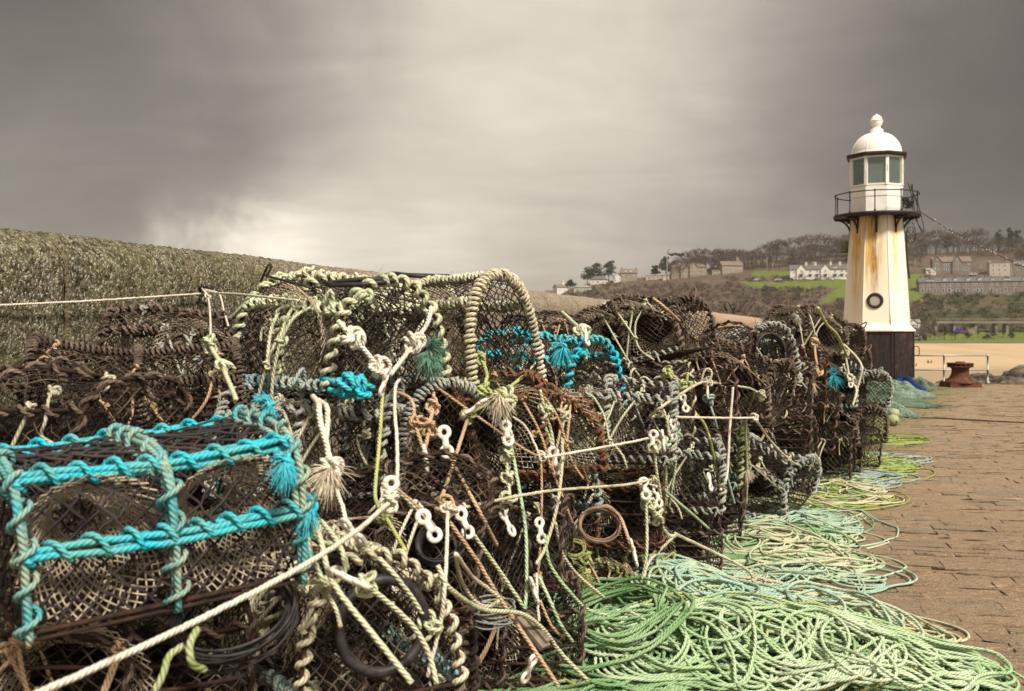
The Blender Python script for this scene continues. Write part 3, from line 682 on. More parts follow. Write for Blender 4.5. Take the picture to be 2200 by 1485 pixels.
def landscape():
    m, n, b, tc = material('hillside_ground'); ob = tc.outputs['Object']
    at = n.new('ShaderNodeAttribute', attribute_name='cover'); grass, gard, _ = n.sep(at.outputs['Vector'])
    nz = n.noise(ob, .06, 8, .7); f = n.noise(ob, .4, 5, .7)
    scrub = n.mix(n.ramp(nz, .35, .65), (.080,.057,.040), (.135,.097,.068)); scrub = n.mix(n.ramp(f, .5, .7), scrub, (.065,.058,.035))
    gr = n.mix(n.ramp(f, .3, .7), (.085,.115,.020), (.125,.150,.035))
    c = n.mix(gard, scrub, n.mix(n.ramp(nz,.4,.6), (.035,.045,.018), (.10,.075,.045)))
    c = n.mix(n.ramp(n.m('ADD', grass, n.m('MULTIPLY', n.m('SUBTRACT', nz, .5), .8)), .35, .6), c, gr)
    setb(n, b, c, .95, spec=.05)
    xs = np.arange(900, 3601, 6.0); ts = np.linspace(-.02, 1.0, 70)
    X, T = np.meshgrid(xs, ts, indexing='ij'); Sy = sky_y(X); py = YB+(Sy-YB)*T; d = 400+240*T
    rng = np.random.default_rng(1)
    pts = np.stack([(X-CX)/F*d, d, EYE+(HY-py)/F*d], -1); pts[...,2] += rng.normal(0,.25,X.shape)*(T>.02)
    back = pts[:,-1].copy(); back[:,1] += 500; back[:,0] *= 1140/640; back[:,2] -= 30        # falls away behind the crest
    allp = np.concatenate([pts.reshape(-1,3), back]); nt = len(ts); nx = len(xs)
    i = np.arange(nx-1)[:,None]*nt+np.arange(nt-1)[None,:]
    q = np.stack([i, i+nt, i+nt+1, i+1], -1).reshape(-1,4)
    k = np.arange(nx-1); q2 = np.stack([k*nt+nt-1, (k+1)*nt+nt-1, nx*nt+k+1, nx*nt+k], -1)
    me = MB().add(allp, np.vstack([q,q2])).build('hillside', m)
    g = np.zeros(X.shape, bool)
    for f_ in FIELDS: g |= inside(X, py, f_)
    gd = (X > 1960) & (py > 632)
    cov = np.zeros((len(allp),3), np.float32); cov[:nx*nt,0] = g.ravel(); cov[:nx*nt,1] = gd.ravel()
    a = me.attributes.new('cover','FLOAT_VECTOR','POINT'); a.data.foreach_set('vector', cov.ravel())
    tag(obj('hillside', me), 'wooded hillside across the bay with green fields', 'hill', kind='structure')
    # sand: climbs from the tide line up to the promenade
    m, n, b, tc = material('wet_sand'); ob = tc.outputs['Object']
    nz = n.noise(n.scale(ob,1,.35,1), .05, 6, .6); f = n.noise(ob, .9, 4, .7); _, y, _ = n.sep(ob)
    c = n.mix(n.ramp(nz, .35, .65), (.40,.285,.155), (.50,.37,.22)); c = n.mix(n.ramp(f,.4,.7,0,.35), c, (.30,.215,.125))
    c = n.mix(n.ramp(n.m('ADD', y, n.m('MULTIPLY', nz, 60)), 262, 235), c, (.30,.225,.14))
    setb(n, b, c, .85, spec=.2)
    ys = [34,80,230,300,402]; zs = [-9.0,-8.6,-5.8,-4.6,-1.72]
    v = [];
    for y_, z_ in zip(ys, zs): v += [[-350,y_,z_],[-20,y_,z_],[420,y_,z_],[1200,y_,z_]]
    q = [[4*r+c_, 4*r+c_+1, 4*r+c_+5, 4*r+c_+4] for r in range(4) for c_ in range(3)]
    tag(obj('beach', MB().add(v,q).build('beach', m)), 'wide tan sandy beach below the pier', 'beach', kind='structure')
    m, n, b, tc = material('grey_sea'); setb(n, b, (.10,.105,.10), .15, normal=n.bump(n.noise(n.scale(tc.outputs['Object'],1,2,1), .25, 5, .6), .5, .6))
    tag(obj('sea', MB().add([[-2500,-400,-9.3],[2500,-400,-9.3],[2500,3200,-9.3],[-2500,3200,-9.3]], [[0,1,2,3]]).build('sea', m)), 'grey sea of the bay round the pier', 'sea', kind='structure')
landscape()

# ---- trees
def bare_tree(rng, h, spread, wb, tb, ntw=170, domed=True):
    """trunk and limbs go into wb, twig sprays into tb; origin at the foot"""
    lean = rng.normal(0,.06,2); top = np.array([lean[0]*h, lean[1]*h, h*.55])
    tp = np.array([[0,0,-.8],[lean[0]*h*.3,lean[1]*h*.3,h*.28],top]); wb.tube(tp, [.026*h,.019*h,.012*h], 5, fast=True, cap=False)
    for k in range(8):
        a = 2*PI*k/8+rng.normal(0,.35); st = tp[1]+(top-tp[1])*rng.uniform(0,1); l = spread*rng.uniform(.55,1)
        e = st+np.array([math.cos(a)*l, math.sin(a)*l, h*rng.uniform(.22,.42)]); mid = (st+e)/2+np.array([0,0,-.03*h])
        wb.tube(np.array([st,mid,e]), [.010*h,.007*h,.003*h], 3, fast=True, cap=False)
    c = np.array([top[0],top[1],h*.68])
    u = rng.normal(0,1,(ntw,3)); u /= np.linalg.norm(u,axis=1)[:,None]; u[:,2] = np.where(rng.random(ntw) < .75, np.abs(u[:,2]), u[:,2]*.6)
    p = c+u*np.array([spread,spread,h*.33])*rng.uniform(.35,1.0,(ntw,1))**.6
    dr = u*np.array([1,1,.8])+np.array([0,0,.45])+rng.normal(0,.35,(ntw,3)); dr /= np.linalg.norm(dr,axis=1)[:,None]
    sd = np.cross(dr, rng.normal(0,1,(ntw,3))); sd /= np.linalg.norm(sd,axis=1)[:,None]
    l = h*rng.uniform(.07,.14,(ntw,1)); wd = h*rng.uniform(.006,.017,(ntw,1))
    v = np.stack([p-sd*wd, p+sd*wd, p+dr*l],1).reshape(-1,3)
    tb.add(v, t=np.arange(ntw*3).reshape(-1,3))
def leafy(rng, tb, c, rad, n=260, size=.5):
    """clumped foliage: many small faces in several lobes"""
    lobes = [np.asarray(c)+rng.normal(0,.45,3)*rad for _ in range(7)]
    P_ = []
    for lo in lobes:
        k = n//7; u = rng.normal(0,1,(k,3)); u /= np.linalg.norm(u,axis=1)[:,None]
        P_.append(lo+u*np.asarray(rad)*.55*rng.uniform(.5,1,(k,1)))
    p = np.concatenate(P_); k = len(p)
    a = rng.normal(0,1,(k,3)); a /= np.linalg.norm(a,axis=1)[:,None]; b_ = np.cross(a, rng.normal(0,1,(k,3))); b_ /= np.linalg.norm(b_,axis=1)[:,None]
    s = size*rng.uniform(.5,1.2,(k,1))
    tb.add(np.stack([p+a*s, p-a*s*.6+b_*s*.7, p-a*s*.6-b_*s*.7],1).reshape(-1,3), t=np.arange(k*3).reshape(-1,3))
def vegetation():
    M['twig'] = plain_mat('grey_brown_twigs', (.080,.056,.042), (.135,.100,.078), .25, .95, spec=.05)
    M['bark'] = plain_mat('grey_bark', (.075,.058,.045), (.13,.105,.085), .6, .95, spec=.05)
    M['ever'] = plain_mat('dark_evergreen', (.018,.030,.012), (.055,.068,.030), .5, .9, spec=.1)
    M['scrub'] = plain_mat('winter_scrub', (.060,.043,.032), (.145,.102,.074), .12, .95, spec=.05)
    M['scrubgreen'] = plain_mat('dark_green_scrub', (.030,.038,.014), (.085,.085,.035), .2, .95, spec=.05)
    rng = np.random.default_rng(21)
    # the wood as one mass, with the trees that stand out on the skyline as trees of their own
    mb = MB(); cnt = 0
    while cnt < 820:
        px = rng.uniform(1440,2900); sy = sky_y(px); lowy = np.interp(px, [1440,1600,1700,1830,1990,2175,2900],[577,582,576,566,578,572,570])
        py = rng.uniform(sy-1, max(lowy, sy+12))
        if 1985 < px < 2180 and py > 553: continue
        p, d = hill_pt(px, py); h = rng.uniform(7.0,11.0); 
        b1, b2 = MB(), MB(); bare_tree(rng, h, h*rng.uniform(.32,.46), b1, b2, 170)
        for bb in (b1, b2):
            v = np.concatenate(bb.v)+p; T = np.concatenate(bb.t) if bb.t else None; Q = np.concatenate(bb.q) if bb.q else None
            mb.add(v, Q, T)
        cnt += 1
    tag(obj('woodland', mb.build('woodland', M['twig'])), 'grey brown leafless winter wood covering the top of the hillside', 'woodland', kind='stuff')
    sk = [(1478,578,11.5,.30),(1490,576,12,.30),(1503,574,12.5,.30),(1517,574,12,.32),(1533,573,11,.32),(1546,572,11.5,.38),(1580,570,10.5,.42),(1600,568,9.5,.45),
          (1622,567,9.5,.45),(1640,564,11.5,.45),(1655,563,13,.42),(1668,561,14,.40),(1684,560,13.5,.42),(1702,558,14,.45),(1722,556,14.5,.45),(1744,556,15.5,.45),(1765,555,15.5,.42),(1785,554,14,.42),(1806,553,14,.42),(1825,552,14.5,.40),
          (1950,551,14,.42),(1968,550,15,.45),(1990,548,15.5,.45),(2012,547,16,.42),(2035,545,15,.42),(2060,543,13.5,.42),(2085,542,15,.45),(2108,541,15,.45)]
    for i,(px,py,h,sp) in enumerate(sk):
        p, d = hill_pt(px, py); wb, tb = MB(), MB(); bare_tree(rng, h, h*sp, wb, tb, 330)
        t = thing('bare_tree', 'leafless winter tree standing up on the wooded skyline of the hill', 'tree', p, group='bare trees along the skyline')
        obj('trunk', wb.build('trunk', M['bark']), t); obj('crown', tb.build('crown', M['twig']), t)
    # evergreens one can tell apart: (px, base row, height m, half width m)
    ev = [(1262,607,9.5,6.5,'dark spreading pine at the seaward edge of the pine clump'),(1281,603,11.5,7.0,'tall dark pine in the middle of the seaward pine clump'),(1308,600,12.5,6.2,'pointed dark pine beside the stone house with dormers'),
          (1430,592,13,4.4,'dark rounded evergreen behind the tall mast'),(1446,590,9,4.4,'low dark evergreen beside the long gabled stone house'),(1225,620,6,3.4,'dark bush behind the white cottage at the end of the hill'),
          (1407,592,7,3.5,'grey green bushy tree left of the tall mast'),(2035,538,11,4.5,'dark green tree rising over the big gabled house'),(2145,540,13,3.2,'dark conifer on the crest near the end of the bulb string'),
          (2168,537,15,3.4,'tallest dark conifer on the crest at the edge of the view'),(2185,536,13,3.4,'dark conifer beyond the tallest one on the crest')]
    for px,py,h,wd,lab in ev:
        p, d = hill_pt(px, py); wb, tb = MB(), MB(); wb.tube([[0,0,-1],[0,0,h*.8]], [.3,.1], 6, fast=True)
        for f in (.30,.48,.66,.84): leafy(rng, tb, (rng.normal(0,.1*wd),rng.normal(0,.1*wd),h*f), (wd*(1.1-f*.75),wd*(1.1-f*.75),h*.16), 330, .55)
        t = thing('evergreen_tree', lab, 'tree', p); obj('trunk', wb.build('trunk', M['bark']), t); obj('crown', tb.build('crown', M['ever']), t)
    p, d = hill_pt(1452, 581); wb, tb = MB(), MB(); wb.tube([[0,0,-1],[.5,0,5],[1.5,0,9]], [.28,.2,.12], 6, fast=True)
    for e in ((-1.8,0,10),(4,0,10.2),(1,1,10.6)): wb.tube([[.5,0,5],np.array(e)*[.6,1,.85],e], [.15,.1,.05], 5, fast=True)
    for x_ in (-2,0,2,4): leafy(rng, tb, (x_,rng.normal(0,.8),10.8-.12*abs(x_-1)), (2.0,2.0,.8), 220, .45)
    t = thing('umbrella_pine', 'flat topped umbrella pine leaning on the skyline near the mast', 'tree', p); obj('trunk', wb.build('trunk', M['bark']), t); obj('crown', tb.build('crown', M['ever']), t)
    # scrub of the lower slope: one mass of bushes
    for name, mat, nn, reg, lab in (('scrub','scrub',1500,(1150,2000,598,732),'brown winter scrub covering the lower slope of the hill'),
                                   ('garden_shrubbery','scrubgreen',420,(1960,2700,634,716),'dark green garden shrubbery on the slope below the grey terrace'),
                                   ('bramble_undergrowth','scrubgreen',230,(1180,1990,600,732),'dark green bramble patches among the brown scrub')):
        mb = MB(); k = 0
        while k < nn:
            px = rng.uniform(reg[0],reg[1]); py = rng.uniform(reg[2],reg[3])
            if py < sky_y(px)+10 or any(inside(np.array([px]),np.array([py]),f_)[0] for f_ in FIELDS): continue
            if px < 1560 and py < 612: continue
            if name == 'bramble_undergrowth' and math.sin(px*.031)+math.sin(py*.11+px*.012) < .5: continue
            p, d = hill_pt(px, py); r_ = rng.uniform(1.0,2.4)
            leafy(rng, mb, p+[0,0,r_*.5], (r_*1.2,r_*1.2,r_*.8), 70 if name!='scrub' else 56, .42); k += 1
        tag(obj(name, mb.build(name, M[mat])), lab, 'shrubs', kind='stuff')
    # palms and bushes planted along the promenade lawn
    pr = [(1972,731,2.6,'bush'),(1990,731,2.4,'bush'),(2008,730,3.2,'palm'),(2029,729,3.0,'palm'),(2052,729,2.8,'palm'),(2076,727,3.0,'bush'),(2101,726,3.0,'palm'),(2121,728,2.2,'bush'),(2135,727,4.2,'bush'),(2155,726,2.6,'palm'),(2172,726,2.6,'bush')]
    labs = {'bush':'round dark bush planted on the lawn above the beach','palm':'small spiky palm planted on the lawn above the beach'}
    for px,py,h,kind in pr:
        p, d = hill_pt(px, py); wb, tb = MB(), MB()
        if kind == 'palm':
            wb.tube([[0,0,-.3],[.05,0,h*.55]], [.16,.12], 6, fast=True)
            for k in range(60):
                a = rng.uniform(0,2*PI); e = rng.uniform(-.5,1.3); dr = np.array([math.cos(a)*math.cos(e), math.sin(a)*math.cos(e), math.sin(e)]); sd = np.array([-math.sin(a),math.cos(a),0])*.09
                o = np.array([.05,0,h*.6]); tb.add([o-sd, o+sd, o+dr*h*.45], t=[[0,1,2]])
        else:
            wb.tube([[0,0,-.3],[0,0,h*.5]], [.12,.08], 5, fast=True); leafy(rng, tb, (0,0,h*.5), (h*.55,h*.55,h*.42), 240, .3)
        t = thing('promenade_'+kind, labs[kind], kind, p, group='%s shrubs along the promenade lawn' % kind)
        obj('stem', wb.build('stem', M['bark']), t); obj('foliage', tb.build('foliage', M['ever']), t)
vegetation()

# ------------------------------------------------------------------ buildings on the hillside
def buildings():
    W = {k: plain_mat('wall_'+k, a, b_, .5, .9, spec=.1) for k, a, b_ in (('white',(.66,.63,.57),(.56,.53,.47)),('stone',(.30,.25,.185),(.22,.18,.13)),('grey_stone',(.225,.195,.165),(.155,.13,.11)),('cream',(.46,.41,.32),(.40,.35,.27)),('dark',(.10,.085,.07),(.14,.12,.10)))}
    RF = {k: plain_mat('roof_'+k, a, b_, .8, .85, spec=.15) for k, a, b_ in (('slate',(.095,.09,.09),(.14,.13,.125)),('brown',(.15,.115,.09),(.20,.15,.115)),('pale',(.27,.24,.20),(.21,.19,.165)))}
    frame = plain_mat('white_window_frame', (.62,.60,.56), (.55,.53,.48), 2, .6); pane = plain_mat('dark_window_glass', (.02,.022,.025), (.06,.065,.07), .7, .15, spec=.5)
    cache = {}
    def win(w_, h_, stone=False):
        k = (round(w_,2), round(h_,2))
        if k not in cache:
            mb = MB(); t_ = .16
            for sx in (-1,1): mb.box((sx*(w_/2-t_/2),0,0),(t_,.16,h_))
            for sz in (-1,1): mb.box((0,0,sz*(h_/2-t_/2)),(w_-2*t_,.16,t_))
            mb.box((0,.02,0),(w_-2*t_,.08,.08)); cache[k] = (mb.build('window', frame, False), MB().box((0,.05,0),(w_-2*t_,.04,h_-2*t_)).build('pane', pane, False))
        return cache[k]
    def house(name, label, pxl, pxr, pyb, wh, rh, wall, roof, wins=(), gables=(), chims=(), dormers=(), dep=9, cat='house', yaw=0, hip=False, group=None, porches=(), end_chim=False):
        pxc = (pxl+pxr)/2; p, d = hill_pt(pxc, pyb); s = d/F; w_ = (pxr-pxl)*s; H = wh*s; Rh = rh*s
        t = thing(name, label, cat, p, (0,0,R(yaw)-math.atan2(p[0],p[1])*.6), group)
        x0, x1 = -w_/2, w_/2
        mb = MB(); z0 = -5
        v = [[x0,0,z0],[x1,0,z0],[x1,dep,z0],[x0,dep,z0],[x0,0,H],[x1,0,H],[x1,dep,H],[x0,dep,H]]
        ins = min(w_*.3, dep*.45) if hip else 0.0
        v += [[x0+ins*.999,dep/2,H+Rh-.12],[x1-ins*.999,dep/2,H+Rh-.12]]
        mb.add(v, [[0,1,5,4],[1,2,6,5],[2,3,7,6],[3,0,4,7]], t=([[4,7,8],[5,9,6]] if not hip else None))
        rb = MB(); o = .3; e = .22
        def slab(a, b_, c_, d_):
            q = np.array([a,b_,c_,d_], float); n_ = np.cross(q[1]-q[0], q[3]-q[0]); n_ /= np.linalg.norm(n_)+1e-9; n_ = n_*e if n_[2] > 0 else -n_*e
            rb.add(np.vstack([q, q+n_]), [[4,5,6,7],[3,2,1,0],[0,1,5,4],[1,2,6,5],[2,3,7,6],[3,0,4,7]])
        if Rh > .1:
            slab([x0-o,-o,H-.05],[x1+o,-o,H-.05],[x1+o-ins,dep/2,H+Rh],[x0-o+ins,dep/2,H+Rh]); slab([x1+o,dep+o,H-.05],[x0-o,dep+o,H-.05],[x0-o+ins,dep/2,H+Rh],[x1+o-ins,dep/2,H+Rh])
            if hip: slab([x0-o,dep+o,H-.05],[x0-o,-o,H-.05],[x0-o+ins,dep/2-.05,H+Rh],[x0-o+ins,dep/2+.05,H+Rh]); slab([x1+o,-o,H-.05],[x1+o,dep+o,H-.05],[x1+o-ins,dep/2+.05,H+Rh],[x1+o-ins,dep/2-.05,H+Rh])
        else: rb.box((0,dep/2,H+.15),(w_+.4,dep+.4,.3))
        X = lambda px: (px-pxc)*s
        for gx, gw, gh, pr in gables:                                   # gabled bay: px centre, px width, px ridge height above eaves, metres forward
            a, b_ = X(gx)-gw*s/2, X(gx)+gw*s/2; m_ = X(gx); G = gh*s; hb = H
            mb.add([[a,-pr,z0],[b_,-pr,z0],[b_,.2,z0],[a,.2,z0],[a,-pr,hb],[b_,-pr,hb],[b_,dep/2,hb],[a,dep/2,hb],[m_,-pr,hb+G-.1],[m_,dep/2,hb+G-.1]], [[0,1,5,4],[1,2,6,5],[3,0,4,7]], t=[[4,5,8]])
            slab([a-.3,-pr-.3,hb-.25],[m_,-pr-.3,hb+G],[m_,dep/2,hb+G],[a-.3,dep/2,hb-.25]); slab([b_+.3,-pr-.3,hb-.25],[m_,-pr-.3,hb+G],[m_,dep/2,hb+G],[b_+.3,dep/2,hb-.25])
        obj('wall', mb.build('wall', W[wall], False), t)
        ro = obj('roof', rb.build('roof', RF[roof], False), t)
        for cx_, cw, ch in chims:
            cb = MB().box((X(cx_),dep/2,H+Rh*.4+ch*s/2),(cw*s,1.2,Rh*1.2+ch*s)).box((X(cx_),dep/2,H+Rh+ch*s-.1),(cw*s+.25,1.4,.25))
            for k in (-.25,.25): cb.lathe([(.16,0),(.13,.7),(.0005,.7)], 6, c=(X(cx_)+k*cw*s,dep/2,H+Rh+ch*s))
            obj('chimney', cb.build('chimney', W[wall], False), ro)
        for dx, dw, dh in dormers:
            db = MB(); ww, hh = dw*s, dh*s; y_ = dep*.12; zb = H+Rh*.10
            db.box((X(dx),y_+dep*.15,zb+hh/2),(ww,dep*.32,hh)); dm = obj('dormer', db.build('dormer', W['white'], False), t)
            cp = MB(); m_ = X(dx); a, b_ = m_-ww/2-.15, m_+ww/2+.15; zt = zb+hh
            cp.add([[a,y_-.3,zt],[b_,y_-.3,zt],[m_,y_-.3,zt+ww*.35],[a,dep*.45,zt],[b_,dep*.45,zt],[m_,dep*.45,zt+ww*.35]], [[0,2,5,3],[1,4,5,2]], t=[[0,1,2]])
            obj('dormer_roof', cp.build('dormer_roof', RF[roof], False), dm)
            f_, g_ = win(ww*.62, hh*.78); o_ = obj('window', f_, dm, (X(dx), y_-dep*.01-.06, zb+hh*.5)); 
        gset = [(g[0], g[1], g[3]) for g in gables]
        for wx, wz, ww, hh in wins:
            f_, g_ = win(ww*s, hh*s); y_ = 0
            for gx, gw, pr in gset:
                if abs(wx-gx) < gw/2: y_ = -pr
            o_ = obj('window', f_, t, (X(wx), y_-.05, wz*s)); obj('pane', g_, o_)
        for qx, qw in porches:
            y_ = 0
            for gx, gw, pr in gset:
                if abs(qx-gx) < gw/2: y_ = -pr
            pb = MB().box((X(qx),y_-.5,10.8*s),(qw*s,1.0,.22)); obj('porch_roof', pb.build('porch_roof', RF[roof], False), t)
        return t
    G = 'houses along the hillside'
    # white cottages at the seaward end
    house('white_cottage','low cottage roof just showing over the pier wall at the seaward end',1172,1192,634,6,4,'white','slate',[(1182,3,3,2.5)])
    house('white_cottage','white cottage with a tall gable chimney at the seaward end of the hill',1196,1222,630,12,7,'white','brown',[(1203,6,3,3),(1214,6,3,3)],chims=[(1214,4,8)],dep=8,yaw=18)
    house('bungalow','pale stone bungalow with a low hipped roof below the pine clump',1233,1272,628,10,6,'cream','pale',[(1240,6,3,3.5),(1249,6,4,3.5),(1262,6,4,3.5)],hip=True)
    house('white_house','white house with a broad grey hipped roof in front of the pine clump',1268,1304,611,10,8,'white','slate',[(1274,5,3,4),(1284,5,6,4),(1296,5,3,3)],hip=True,yaw=-8)
    house('white_gabled_house','narrow white house with a steep front gable next to the dormered stone house',1318,1336,607,13,7,'white','pale',[(1323,5,3,4),(1331,8,3,3)],gables=[(1327,13,7,.6)])
    house('stone_house','square stone house with a dark mansard roof and two white dormers',1334,1369,605,18,9,'stone','brown',[(1340,13,3,4),(1362,13,3,4),(1340,5,3,4)],dormers=[(1344,5,6.5),(1355,5,6.5)],chims=[(1337,3,2.5),(1367,3,2.5)],porches=[])
    house('low_garage','row of low flat roofed cream sheds left of the tall mast',1388,1422,601,8,0,'cream','pale',[(1395,4,5,4),(1404,4,5,4),(1413,4,5,4)],cat='shed',dep=5)
    house('small_outbuilding','small pale outbuilding at the foot of the tall mast',1424,1438,602,10,3,'cream','pale',[(1431,5,3,3)],cat='shed',dep=4)
    ws = [(x,z,3.2,4.5) for x in (1453,1461,1470,1483,1492,1501,1510) for z in (6,15)]
    house('gabled_stone_house','long sandy stone house with two pointed gables beside the umbrella pine',1443,1518,595,21,9,'stone','brown',ws,gables=[(1470,15,10,1.2),(1490,15,10,1.2)],hip=True,chims=[(1480,3,1.5)])
    house('terrace_wall_house','low flat walled annexe between the two sandstone houses',1530,1556,590,9,0,'stone','pale',[(1538,4,3,3),(1546,4,3,3)],cat='annexe',dep=5)
    house('chimneyed_stone_house','sandy stone house with a tall end chimney and white upper windows',1551,1597,587,16,10,'stone','brown',[(x,10.5,5,4) for x in (1556,1563,1570,1577)]+[(x,3.6,4,4) for x in (1557,1566,1575)]+[(1592,11,3,4)],chims=[(1589,5,9)],yaw=12)
    # white terrace
    tw = []
    for k,x in enumerate((1723,1742,1756,1773,1793,1807)):
        tw += [(x,17.5 if k in (0,3) else 17,4,4.2),(x,7,6,5.2)]
    tw += [(1708,16,3,3.5),(1709,5,3,4),(1733,15,2,3),(1733,5.5,2,6),(1765,5.5,2.2,6.5),(1784,5.5,2.2,6.5),(1800,5.5,2.2,6.5),(1816,17,4,4),(1816,7,5,5),(1822,5.5,2.2,6.5)]
    house('white_terrace','long white terrace of houses with grey roofs and two front gables above the green field',1700,1834,600,20.5,11,'white','slate',tw,gables=[(1723,19,12,.8),(1773,19,12,.8)],chims=[(1735,4,5),(1754,5,5),(1786,4,5),(1805,5,5),(1823,4,5)],dormers=[(1793,8,6)],cat='terrace',porches=[(x,8) for x in (1723,1742,1756,1773,1793,1807)])
    # right-hand group
    gw = []
    for x,c in ((2015,1),(2055,1)): gw += [(x,10,5,6),(x,20,5,5.5),(x,30,3,4)]
    gw += [(x,z,5,5.5) for x in (2032,2041) for z in (9,18.5)]+[(2031,27,3.5,4)]+[(x,9,4,7) for x in (2069,2076)]+[(2079,20,4,5)]
    house('gabled_mansion','big brown stone house with two white edged pointed gables above the grey terrace',2008,2084,588,25,12,'grey_stone','brown',gw,gables=[(2015,18,13,1.0),(2055,18,13,1.0)],chims=[(2031,3,3),(2051,3,4)],cat='house',dep=11)
    house('white_conservatory','small white glazed house at the side of the brown gabled mansion',1991,2010,590,9,5,'white','pale',[(1996,5,3,4),(2001,5,3,4),(2006,5,3,4)],gables=[(2003,9,5,.5)],dep=5,cat='conservatory')
    g2 = []
    for x in (1992,2003,2015,2033,2045,2050,2062,2081,2092,2098,2109,2129,2139,2155,2175,2190,2202,2220): g2 += [(x,19.5,4.6,6.4)]
    for x in (1991,2003,2016,2033,2045,2062,2081,2101,2109,2129,2156,2176,2200): g2 += [(x,7.5,6,8.5)]
    for x in (2051,2092,2097,2139,2146): g2 += [(x,6,3,8)]
    house('grey_terrace','long grey stone terrace with white window frames and slate dormers above the viaduct',1984,2240,631,25.5,10.5,'grey_stone','slate',g2,dormers=[(2007,16,5),(2036,7,7.5),(2058,7,7.5),(2083,7,7.5),(2106,7,7.5),(2131,7,6),(2160,14,6),(2195,8,7)],chims=[(1990,4,5),(2122,5,4),(2180,5,4)],cat='terrace',dep=10)
    house('cream_block','flat roofed cream block of flats above the end of the grey terrace',2128,2168,593,28,0,'cream','pale',[(x,z,5,4) for x in (2135,2147,2159) for z in (23,13)]+[(2136,5.5,4,4),(2148,5.5,4,4)],chims=[(2131,3,4)],cat='flats')
    house('stone_villa','grey gabled villa beside the cream block at the edge of the view',2166,2215,592,22,10,'grey_stone','slate',[(2172,14,5,6),(2184,14,5,6),(2172,5,5,6)],gables=[(2176,16,10,.8)])
    house('beach_hut','small white gabled beach cafe at the foot of the slope',1948,1976,706,12,7,'white','pale',[(1957,6,3,5),(1963,6,3,5),(1970,6,3,5)],gables=[(1963,16,7,.6)],cat='hut',dep=6)
    # viaduct
    t0, d0 = hill_pt(2100, 716); t = thing('railway_viaduct', 'low stone railway viaduct with a railed deck crossing the foot of the slope', 'viaduct', t0, (0,0,R(-3))); s = d0/F; X = lambda px: (px-2100)*s
    zt = 24*s; x0, x1 = X(2012), X(2330)
    obj('deck', MB().box(((x0+x1)/2,2,zt),(x1-x0,5,.7)).box(((x0+x1)/2,-.55,zt-.35),(x1-x0,.25,.5)).build('deck', W['grey_stone'], False), t)
    for px in (2013,2052,2097,2140,2163,2210,2260,2310): obj('pier', MB().box((X(px),2,zt/2-1.3),(5.2*s,4,zt+2.0-.3),taper=.92).build('pier', W['grey_stone'], False), t)
    pr = MB()
    for z_ in (zt+.95, zt+1.45): pr.tube([[x0,-.3,z_],[x1,-.3,z_]], .07, 4)
    for px in np.arange(2014,2330,8): pr.tube([[X(px),-.3,zt+.3],[X(px),-.3,zt+1.5]], .06, 4)
    obj('parapet_rail', pr.build('parapet_rail', W['stone'], False), t)
    # shed and van under the viaduct, sloping garden wall, road-side wall
    house('boat_shed','small pale flat roofed shed under the middle of the viaduct',2077,2094,716,10,0,'stone','pale',[(2081,5,3,3)],cat='shed',dep=4)
    def stone_wall(label, a, b_, h, mat='grey_stone'):
        p1,_ = hill_pt(*a); p2,_ = hill_pt(*b_); v = []; 
        for p in (p1,p2): v += [p+[0,0,-1.5], p+[0,0,h], p+[0,.6,h], p+[0,.6,-1.5]]
        tag(obj('stone_wall', MB().add(v, [[0,4,5,1],[1,5,6,2],[2,6,7,3],[0,1,2,3],[7,6,5,4]]).build('stone_wall', W[mat], False)), label, 'wall')
    stone_wall('dark stone retaining wall sloping up behind the white beach cafe', (1958,723), (2012,706), 1.3)
    stone_wall('long low stone wall under the grey terrace', (1976,634), (2240,633), .9)
    stone_wall('low dark sea wall between the lawn and the beach', (1950,736.5), (2330,736.5), .45)
    stone_wall('low roadside wall beyond the field, left of the white terrace', (1596,603), (1650,604), .8, 'dark')
    # parked vehicles, far away and small
    def car(label, px, py, L_, col, tall=1.45):
        p, d = hill_pt(px, py); t = thing('parked_car' if tall < 1.8 else 'parked_van', label, 'car' if tall < 1.8 else 'van', p, (0,0,-.2), 'vehicles parked across the bay')
        paint = plain_mat('car_paint', col, tuple(c*.8 for c in col), 1, .35, spec=.5)
        side = [(-L_/2,.3),(-L_/2,.85),(-L_*.28,.95),(-L_*.18,tall),(L_*.32,tall),(L_*.46,.95),(L_/2,.8),(L_/2,.3)]
        v = [[x,y_,z+.1] for y_ in (-.85,.85) for x,z in side]; k = len(side)
        mb = MB().add(v, [[i,(i+1)%k,(i+1)%k+k,i+k] for i in range(k)], t=[[0,i+1,i] for i in range(1,k-1)]+[[k,k+i,k+i+1] for i in range(1,k-1)])
        obj('body', mb.build('body', paint, False), t)
        gl = MB().box((L_*.07,-.86,1.18),(L_*.42,.03,.32)); obj('side_window', gl.build('side_window', pane, False), t)
        for sx in (-.3,.3):
            for y_ in (-.8,.8):
                wb = MB().lathe([(.0005,-.1),(.32,-.1),(.32,.1),(.0005,.1)], 12); obj('wheel', wb.build('wheel', M['rubber']), t, (sx*L_,y_,.32), (PI/2,0,0))
    car('blue van parked under the railway viaduct', 2059, 716, 4.6, (.03,.04,.20), 2.0)
    car('small dark red car parked beside the blue van', 2072, 717, 3.9, (.18,.05,.06))
    car('dark car parked at the seaward end of the white terrace', 1697, 603, 4.0, (.03,.03,.035))
    car('white car parked on the road left of the white terrace', 1672, 604, 4.2, (.6,.6,.58))
    car('pale estate car on the road beyond the field', 1627, 604, 4.2, (.5,.48,.45))
    car('silver car parked in front of the brown gabled mansion', 2090, 592, 4.3, (.5,.5,.5))
    car('white van parked at the edge of the lawn near the beach cafe', 1968, 729, 4.8, (.62,.58,.54), 2.0)
